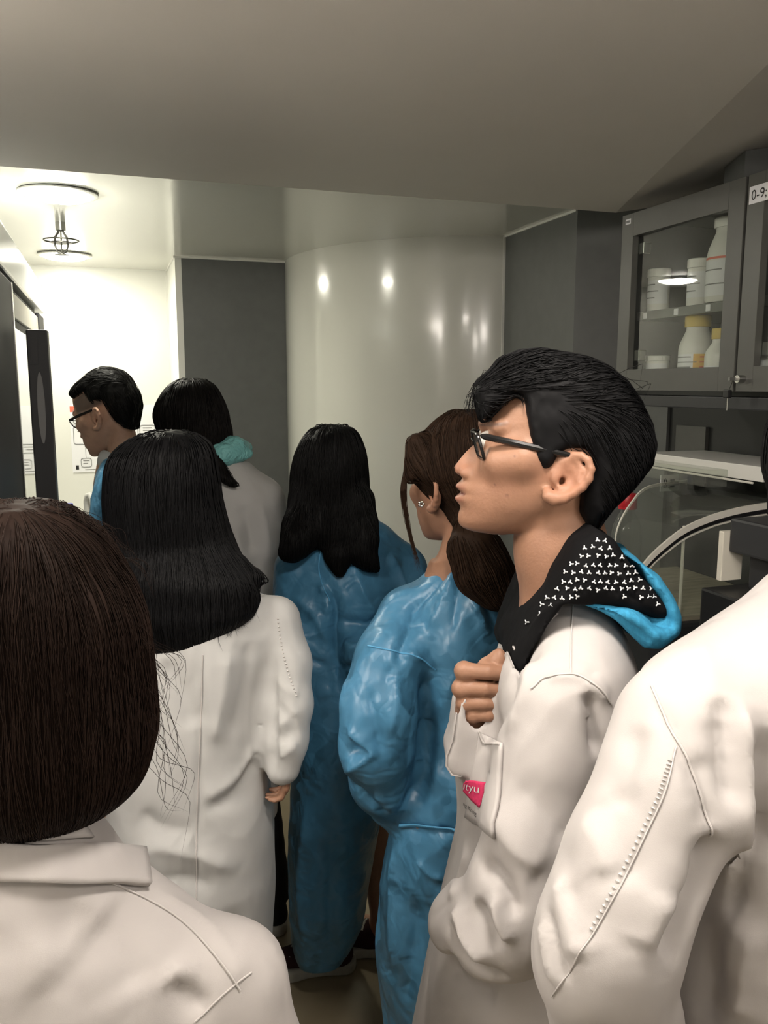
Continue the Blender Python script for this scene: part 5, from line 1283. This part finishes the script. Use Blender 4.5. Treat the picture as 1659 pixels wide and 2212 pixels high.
# ---------------------------------------------------------- D: dark hair, white coat, teal hood
df_ = 2.32
P, O, M, c = simple_person('person with dark hair, white lab coat and teal hood, facing the far alcove', 490, df_, (-.75, .66), (416, 903), 1.40, hs=.90, headf=df_, ears=(), feet=[tuple(W(590, 1990, 2.36)[:2]), tuple(W(455, 1990, 2.33)[:2])], detail=False, neckbase=W(480, 1010, df_), shoedir=(-.3, .9))
rows = [(817, 400, 430, df_, .02), (821, 385, 445, df_, .045), (830, 370, 460, df_, .065), (851, 352, 474, df_, .085), (879, 338, 487, df_, .098), (900, 335, 493, df_, .102), (923, 341, 498, df_, .102), (945, 352, 500, df_, .098), (965, 380, 494, df_, .085), (985, 410, 480, df_, .06), (1005, 440, 475, df_ - .03, .03)]
lo, hi = W(300, 1080, df_), W(560, 790, df_); lo[1] = df_ - .15; hi[1] = df_ + .15
F_ = Field(lo - .01, hi + .01, .006); F_.add(pxloft(rows))
for (a, b2, e2) in (((470, 990), (500, 1040), (520, 1046)), ((462, 990), (485, 1032), (508, 1046)), ((455, 980), (470, 1020), (490, 1040))): chain(F_, [W(*a, df_ - .09), W(*b2, df_ - .12), W(*e2, df_ - .12)], [.012, .008, .002], .01)
blackhair(P, F_, 1700, down(W(415, 822, df_), .9), 16, .010, (.009, .008, .0075), 'hair_black', rad=.0011, groove=.004, gs=(70, 70, 6), spread=.05)
rows = [(985, 455, 520, df_, .06), (1000, 430, 540, df_, .085), (1025, 405, 562, df_, .105), (1060, 388, 585, df_, .12), (1110, 380, 603, df_, .13), (1180, 376, 611, df_, .135), (1260, 376, 614, df_, .135), (1400, 380, 606, df_, .13), (1600, 385, 600, df_, .135), (1760, 385, 600, df_, .14)]
lo, hi = W(330, 1750, df_), W(660, 960, df_); lo[1] = df_ - .25; hi[1] = df_ + .25
C_ = Field(lo - .02, hi + .02, .009); C_.add(pxloft(rows)); chain(C_, [W(565, 1080, df_), W(580, 1240, df_), W(560, 1370, df_ + .08)], [.065, .058, .045], .04); chain(C_, [W(405, 1080, df_), W(395, 1240, df_), W(400, 1370, df_ + .1)], [.065, .058, .045], .04)
coat = cloth(P, 'lab_coat', C_, 'coat_cool', .006, [([(520, 1090), (540, 1140), (545, 1200)], .02, -.01), ([(500, 1120), (515, 1170), (530, 1230)], .018, .01), ([(560, 1080), (575, 1150), (580, 1230)], .02, .007)], (1.9, 2.7))
lo, hi = W(440, 1030, df_) - .02, W(570, 920, df_) + .02; lo[1], hi[1] = df_ - .16, df_ + .16
K = Field(lo, hi, .005); chain(K, [W(478, 985, df_ - .07), W(505, 972, df_ - .03), W(530, 968, df_ + .02)], [.030, .034, .016], .02); K.add(ell(W(495, 975, df_), (.055, .09, .03)), .02)
K.add(cone(W(480, 997, df_ - .09), W(536, 980, df_ - .03), .010, .012), .01)
cloth(P, 'hood', K, 'teal', .003, crumple=.003, cs=40, nscale=(30, 30, 30))
# ---------------------------------------------------------- E: wavy black hair, blue gown, sneakers
ef = 2.05
eft = [tuple(W(708, 2110, 2.15)[:2]), tuple(W(830, 2075, 2.22)[:2])]
P, O, M, c = simple_person('person with wavy black hair in a long blue gown and dark sneakers with pale soles', 735, ef, (-.62, .78), (712, 1015), 1.28, hs=.93, headf=ef, ears=(), feet=eft, detail=False, legm=None, shoes=False)
for p, sd in zip(eft, ((-1, -.10), (-1, .12))): shoe(P, p, sd, 'canvas_maroon', 'rubber_white', 1.02, True)
rows = [(917, 700, 735, ef, .02), (920, 685, 752, ef, .042), (928, 670, 766, ef, .062), (953, 651, 781, ef, .085), (989, 636, 791, ef, .098), (1028, 629, 795, ef, .103), (1063, 628, 797, ef, .103), (1100, 626, 801, ef - .01, .10), (1125, 622, 806, ef - .02, .092), (1145, 618, 808, ef - .035, .075), (1158, 626, 804, ef - .045, .05)]
lo, hi = W(570, 1270, ef), W(860, 890, ef); lo[1] = ef - .22; hi[1] = ef + .16
F_ = Field(lo - .01, hi + .01, .0055); F_.add(pxloft(rows))
for pts, rr in (([(656, 1080), (648, 1140), (638, 1172), (628, 1190), (616, 1194)], [.03, .034, .026, .014, .003]), ([(680, 1090), (668, 1150), (640, 1180), (622, 1196)], [.03, .03, .018, .004]), ([(722, 1090), (722, 1160), (727, 1205), (734, 1236)], [.03, .026, .018, .003]), ([(742, 1090), (742, 1160), (742, 1200), (734, 1232)], [.02, .016, .010, .003]),
                ([(772, 1080), (774, 1150), (782, 1190), (796, 1212), (816, 1230)], [.03, .032, .022, .012, .002]), ([(765, 1090), (770, 1150), (780, 1190), (798, 1214)], [.025, .022, .014, .003]), ([(786, 1080), (790, 1130), (794, 1165), (790, 1195)], [.015, .016, .013, .003])):
    n_ = len(pts); chain(F_, [W(a, b2, ef - (.055, .085, .115, .125, .128)[i]) for i, (a, b2) in enumerate(pts)], rr, .03)
blackhair(P, F_, 2600, down(W(716, 922, ef), .9), 20, .010, (.0055, .0055, .0055), 'hair_black', rad=.001, groove=.005, gs=(45, 45, 12), spread=.09)
rows = [(1108, 715, 770, ef, .05), (1125, 690, 812, ef, .075), (1145, 665, 845, ef, .09), (1175, 642, 872, ef, .105), (1210, 625, 893, ef, .115), (1260, 613, 905, ef, .125), (1330, 615, 905, ef, .13), (1420, 632, 880, ef, .13), (1520, 638, 850, ef, .125), (1620, 632, 835, ef, .13), (1720, 626, 826, ef, .135), (1820, 625, 812, ef, .135), (1920, 626, 795, ef, .13), (1980, 628, 786, ef, .105, 2.4), (2030, 634, 766, ef, .085, 2.8), (2064, 648, 740, ef, .075, 3.0)]
lo, hi = W(560, 2090, ef), W(960, 1090, ef); lo[1] = ef - .25; hi[1] = ef + .25
C_ = Field(lo - .02, hi + .02, .0075); C_.add(pxloft(rows))
chain(C_, [W(655, 1230, ef - .02), W(648, 1400, ef - .06), W(668, 1530, ef + .04)], [.066, .062, .05], .04); chain(C_, [W(868, 1230, ef + .02), W(858, 1380, ef - .06), W(790, 1420, ef - .14)], [.066, .064, .055], .035)
st = [([(700, 1250), (725, 1330), (722, 1420), (735, 1500)], .014, -.016), ([(690, 1260), (712, 1290), (705, 1330)], .010, .010), ([(755, 1190), (790, 1290), (820, 1340)], .014, .009), ([(730, 1340), (790, 1350), (830, 1330)], .012, -.010), ([(740, 1390), (780, 1400), (820, 1370)], .012, .011), ([(720, 1440), (780, 1440), (830, 1420)], .012, -.010),
      ([(640, 1290), (680, 1330), (720, 1400)], .014, .008), ([(650, 1420), (700, 1440), (715, 1500)], .014, -.008), ([(840, 1190), (865, 1240), (880, 1290)], .012, .007), ([(660, 1750), (650, 1900), (660, 2060)], .016, .008), ([(720, 1780), (712, 1930), (715, 2070)], .02, -.008)]
gown = cloth(P, 'gown', C_, 'gown', .005, st, (1.6, 2.5), crumple=.0022, cs=13)
P.tubes('sleeve_seam', [surf_line(C_, [(700, 1165), (690, 1230), (712, 1300)], 1.6, 2.5, 20)], .0015, 'gown_tie', gown)
P.tubes('tie', [[W(612, 1640, 1.95), W(609, 1670, 1.95), W(611, 1695, 1.95), W(606, 1718, 1.95)]], .004, 'gown_tie', gown)
# ---------------------------------------------------------- F: brown ponytail, blue gown
ff = 1.58
P, O, M, c = simple_person('person with a brown ponytail and earring in a crinkled blue gown', 975, ff, (-.60, .80), (990, 1040), 1.32, headf=ff, ears=(1,), hs=.94, pitch=-4, legm=None, neckbase=W(985, 1265, ff), hres=.0036)
rows = [(886, 985, 1030, ff, .02), (889, 970, 1050, ff, .045), (896, 958, 1066, ff, .062), (921, 929, 1092, ff, .082), (953, 901, 1108, ff, .094), (985, 886, 1115, ff, .099), (1017, 882, 1116, ff, .10), (1048, 900, 1112, ff + .005, .098), (1078, 925, 1102, ff + .005, .09), (1110, 950, 1085, ff + .0, .075), (1135, 975, 1062, ff - .01, .05), (1150, 990, 1040, ff - .02, .03)]
lo, hi = W(830, 1340, ff), W(1180, 860, ff); lo[1] = ff - .22; hi[1] = ff + .16
F_ = Field(lo - .01, hi + .01, .0055); F_.add(pxloft(rows))
F_.add(cone(W(905, 960, ff - .04), W(886, 1030, ff - .055), .024, .010), .02)
chain(F_, [W(1020, 1130, ff - .06), W(1025, 1185, ff - .10), W(1045, 1235, ff - .11), W(1078, 1272, ff - .11), W(1110, 1300, ff - .10)], [.03, .044, .048, .036, .012], .02)
wis = []
for i in range(90):      # loose locks beside the face
    x0 = 878 + 12 * RNG.random(); k = RNG.random()
    pts = [(x0, 985), (866 + 10 * k, 1060), (874 + 8 * k, 1120), (888 + 6 * k, 1175), (900 + 12 * RNG.random(), 1215 + 25 * RNG.random())]
    wis.append(bez([W(a + RNG.normal(0, 1.5), b2, ff - .05) for a, b2 in pts][:3 + int(2.99 * RNG.random())], 16))
def fdir(X):
    n = W(1018, 1130, ff - .06); R = n - X; d = np.linalg.norm(R, axis=1, keepdims=True); below = (X[:, 2:3] < n[2] - .01)
    return np.where(below, np.array([.45, -.1, -1.0]), R / (d + 1e-6) + np.array([0, 0, -.25]))
blackhair(P, F_, 3400, fdir, 18, .009, (.024, .0135, .0085), 'hair_brown', rad=.0008, groove=.004, gs=(70, 70, 14), spread=.05, wisps=np.stack(wis))
er = B()
for k in range(5):
    a = k * 1.256; p = RW(W(910, 1089, ff - .10) + np.array([.004 * math.cos(a), 0, .004 * math.sin(a)])) - P.base
    r_ = bmesh.ops.create_uvsphere(er.bm, u_segments=8, v_segments=6, radius=.0026)
    for v in r_['verts']: v.co += Vector(p)
er.build('earring', 'steel', P.root, smooth=True)
rows = [(1216, 950, 1015, ff, .055), (1232, 928, 1040, ff, .072), (1255, 905, 1065, ff, .088), (1290, 880, 1095, ff, .10), (1330, 862, 1115, ff, .11), (1400, 855, 1125, ff, .12), (1500, 860, 1120, ff, .125), (1620, 862, 1110, ff, .125), (1720, 852, 1100, ff, .128), (1785, 842, 1095, ff, .128), (1850, 830, 1100, ff, .135), (1950, 815, 1105, ff, .14), (2070, 810, 1105, ff, .145), (2212, 824, 1100, ff, .145), (2400, 830, 1090, ff, .14)]
lo, hi = W(700, 2390, ff), W(1220, 1190, ff); lo[1] = ff - .25; hi[1] = ff + .25
C_ = Field(lo - .02, hi + .02, .0065); C_.add(pxloft(rows))
chain(C_, [W(880, 1330, ff - .01), W(852, 1420, ff - .06), W(822, 1530, ff - .10), W(814, 1610, ff - .10), W(828, 1690, ff - .06), W(838, 1745, ff - .02)], [.060, .068, .070, .068, .058, .040], .035)
chain(C_, [W(1090, 1330, ff + .02), W(1110, 1480, ff + .02), W(1090, 1600, ff + .1)], [.06, .06, .05], .035)
st = [([(985, 1225), (960, 1290), (925, 1370)], .009, .008), ([(1000, 1225), (985, 1300), (975, 1370)], .008, -.007), ([(1010, 1228), (1020, 1290), (1050, 1370)], .009, .008), ([(970, 1228), (930, 1280), (880, 1330)], .009, -.007), ([(1020, 1235), (1045, 1300), (1070, 1360)], .008, -.006),
      ([(870, 1410), (905, 1420), (940, 1440)], .006, .006), ([(905, 1290), (870, 1400), (830, 1480)], .012, -.008), ([(920, 1440), (925, 1560), (915, 1680), (870, 1760)], .016, -.020), ([(850, 1400), (855, 1500), (835, 1600)], .014, .009), ([(745, 1570), (790, 1610), (810, 1640)], .012, .010), ([(745, 1620), (800, 1625), (830, 1605)], .010, -.010), ([(740, 1670), (790, 1640), (820, 1610)], .010, .010), ([(760, 1690), (800, 1740), (840, 1770)], .010, -.010), ([(790, 1480), (810, 1560), (820, 1610)], .012, -.008),
      ([(1060, 1420), (1000, 1500), (960, 1620), (950, 1680)], .014, -.012), ([(1030, 1440), (985, 1540), (960, 1600)], .012, .010), ([(870, 1790), (930, 1800), (990, 1800)], .010, -.008), ([(890, 1850), (930, 1890), (960, 1905)], .007, .006), ([(850, 1820), (845, 1950), (850, 2100)], .014, .008), ([(900, 1930), (890, 2050), (870, 2180)], .018, -.008)]
gown = cloth(P, 'gown', C_, 'gown', .005, st, (1.2, 2.0), crumple=.0022, cs=14)
P.tubes('sleeve_seam', [surf_line(C_, [(795, 1395), (830, 1402), (870, 1410), (905, 1422), (940, 1445)], 1.2, 2.0, 30)], .0016, 'gown_tie', gown)
surf_patch(P, 'waist_tie', C_, [(862, 1780), (1010, 1793), (1010, 1801), (862, 1787)], 1.2, 2.0, 'gown_tie', 26, 3, .006, gown, .003)
P.tubes('neck_binding', [surf_line(C_, [(946, 1224), (960, 1218), (985, 1216), (1005, 1220)], 1.2, 2.0, 16)], .0025, 'gown_tie', gown)
# ---------------------------------------------------------- H: white coat filling the right foreground
hf = .86
wr = W(1420, 2420, .80)
P, O, M, c = simple_person('person in a white lab coat filling the right foreground, back turned, head out of frame', 1745, hf, (-.35, .94), (1895, 1010), 1.36, hs=.92, headf=hf - .01, ears=(), detail=False,
    arms=[([W(1485, 1580, .82), W(1312, 2090, .745), wr], [.035, .034, .027])], hands=[dict(wrist=wr, dirn=(.3, .2, -1), palmn=(1, 0, 0), s=1.0, curl=.6, side=-1)], feet=[(.42, .80), (.60, .86)], shoedir=(.25, 1))
rows = [(765, 1860, 1920, hf, .02), (775, 1815, 1960, hf, .05), (810, 1760, 2010, hf, .08), (870, 1712, 2045, hf, .10), (940, 1684, 2055, hf, .112), (1010, 1678, 2055, hf, .115), (1070, 1692, 2035, hf, .11), (1130, 1690, 2005, hf - .01, .095), (1180, 1740, 1960, hf - .02, .07), (1215, 1790, 1910, hf - .03, .03)]
lo, hi = W(1600, 1250, hf), W(2100, 740, hf); lo[1] = hf - .15; hi[1] = hf + .15
F_ = Field(lo - .01, hi + .01, .007); F_.add(pxloft(rows))
blackhair(P, F_, 900, down(W(1870, 772, hf), .9), 12, .009, (.006, .006, .006), 'hair_black', rad=.0009, groove=.003, gs=(70, 70, 8), spread=.06)
rows = [(1225, 1725, 1890, hf, .065), (1265, 1680, 1940, hf, .085), (1318, 1620, 2000, hf, .10), (1362, 1555, 2040, hf, .11), (1415, 1485, 2075, hf, .12), (1475, 1445, 2095, hf, .128), (1550, 1440, 2095, hf, .13), (1700, 1440, 2075, hf, .13), (1900, 1455, 2050, hf, .13), (2100, 1440, 2050, hf, .133), (2300, 1420, 2060, hf, .14), (2700, 1400, 2060, hf, .145), (3300, 1420, 2050, hf, .15)]
lo, hi = W(1080, 3290, hf), W(2200, 1215, hf); lo[1] = hf - .28; hi[1] = hf + .25; lo[2] = .55; lo[0] = .10; hi[0] = .70
C_ = Field(lo, hi, .0068); C_.add(pxloft(rows))
C_.add(cone(W(1520, 1535, .83), W(1482, 1585, .81), .068, .068), .05)
chain(C_, [W(1480, 1580, .81), W(1442, 1710, .78), W(1378, 1860, .76), W(1326, 2010, .745), W(1308, 2080, .75)], [.068, .067, .066, .066, .063], .03)
chain(C_, [W(1308, 2080, .75), W(1335, 2200, .765), W(1400, 2390, .79)], [.064, .060, .050], .03)
chain(C_, [W(2050, 1560, .86), W(2090, 1850, .84), W(2080, 2100, .92)], [.07, .065, .05], .04)
st = [([(1545, 1800), (1530, 1900), (1480, 2010), (1440, 2090)], .012, -.022), ([(1410, 1500), (1460, 1600), (1510, 1700), (1545, 1800)], .006, -.004),
      ([(1310, 1700), (1320, 1800), (1380, 1920)], .03, -.007), ([(1250, 1760), (1290, 1820), (1310, 1900)], .02, .006), ([(1172, 1985), (1186, 2060), (1205, 2130)], .006, .006), ([(1225, 1900), (1240, 1990), (1255, 2050)], .010, -.006), ([(1205, 1890), (1230, 1980), (1260, 2080)], .012, .008), ([(1185, 1960), (1200, 2050), (1230, 2120)], .007, -.008), ([(1380, 1560), (1350, 1660), (1310, 1740)], .016, -.006), ([(1450, 1930), (1420, 2000), (1400, 2060)], .02, .008),
      ([(1560, 1500), (1570, 1620), (1590, 1760)], .012, -.012), ([(1600, 1490), (1612, 1650), (1600, 1800), (1560, 1950)], .016, .012), ([(1655, 1560), (1640, 1720), (1610, 1860), (1580, 2000)], .014, -.014), ([(1630, 1800), (1600, 1960), (1560, 2120)], .02, .010), ([(1510, 1620), (1530, 1720), (1545, 1800)], .014, -.006), ([(1500, 1380), (1540, 1480), (1560, 1580)], .02, .005), ([(1640, 1980), (1610, 2100), (1590, 2212)], .018, .012), ([(1560, 2000), (1530, 2120), (1510, 2212)], .018, -.010)]
coat = cloth(P, 'lab_coat', C_, 'coat', .005, st, (.5, 1.2))
P.tubes('armhole_seam', [surf_line(C_, [(1405, 1478), (1440, 1560), (1490, 1640), (1530, 1730), (1550, 1820)], .5, 1.2, 50)], .0011, 'coat_seam', coat)
L = surf_line(C_, [(1462, 1610), (1440, 1700), (1395, 1800), (1340, 1910), (1285, 2010), (1235, 2090), (1195, 2150)], .5, 1.2, 90)
P.tubes('sleeve_seam', [L], .0008, 'coat_seam', coat); pucker(P, surf_line(C_, [(1448, 1640), (1425, 1710), (1382, 1800), (1328, 1910), (1275, 2010)], .5, 1.2, 64, off=0), 'coat_seam', coat, .0024)
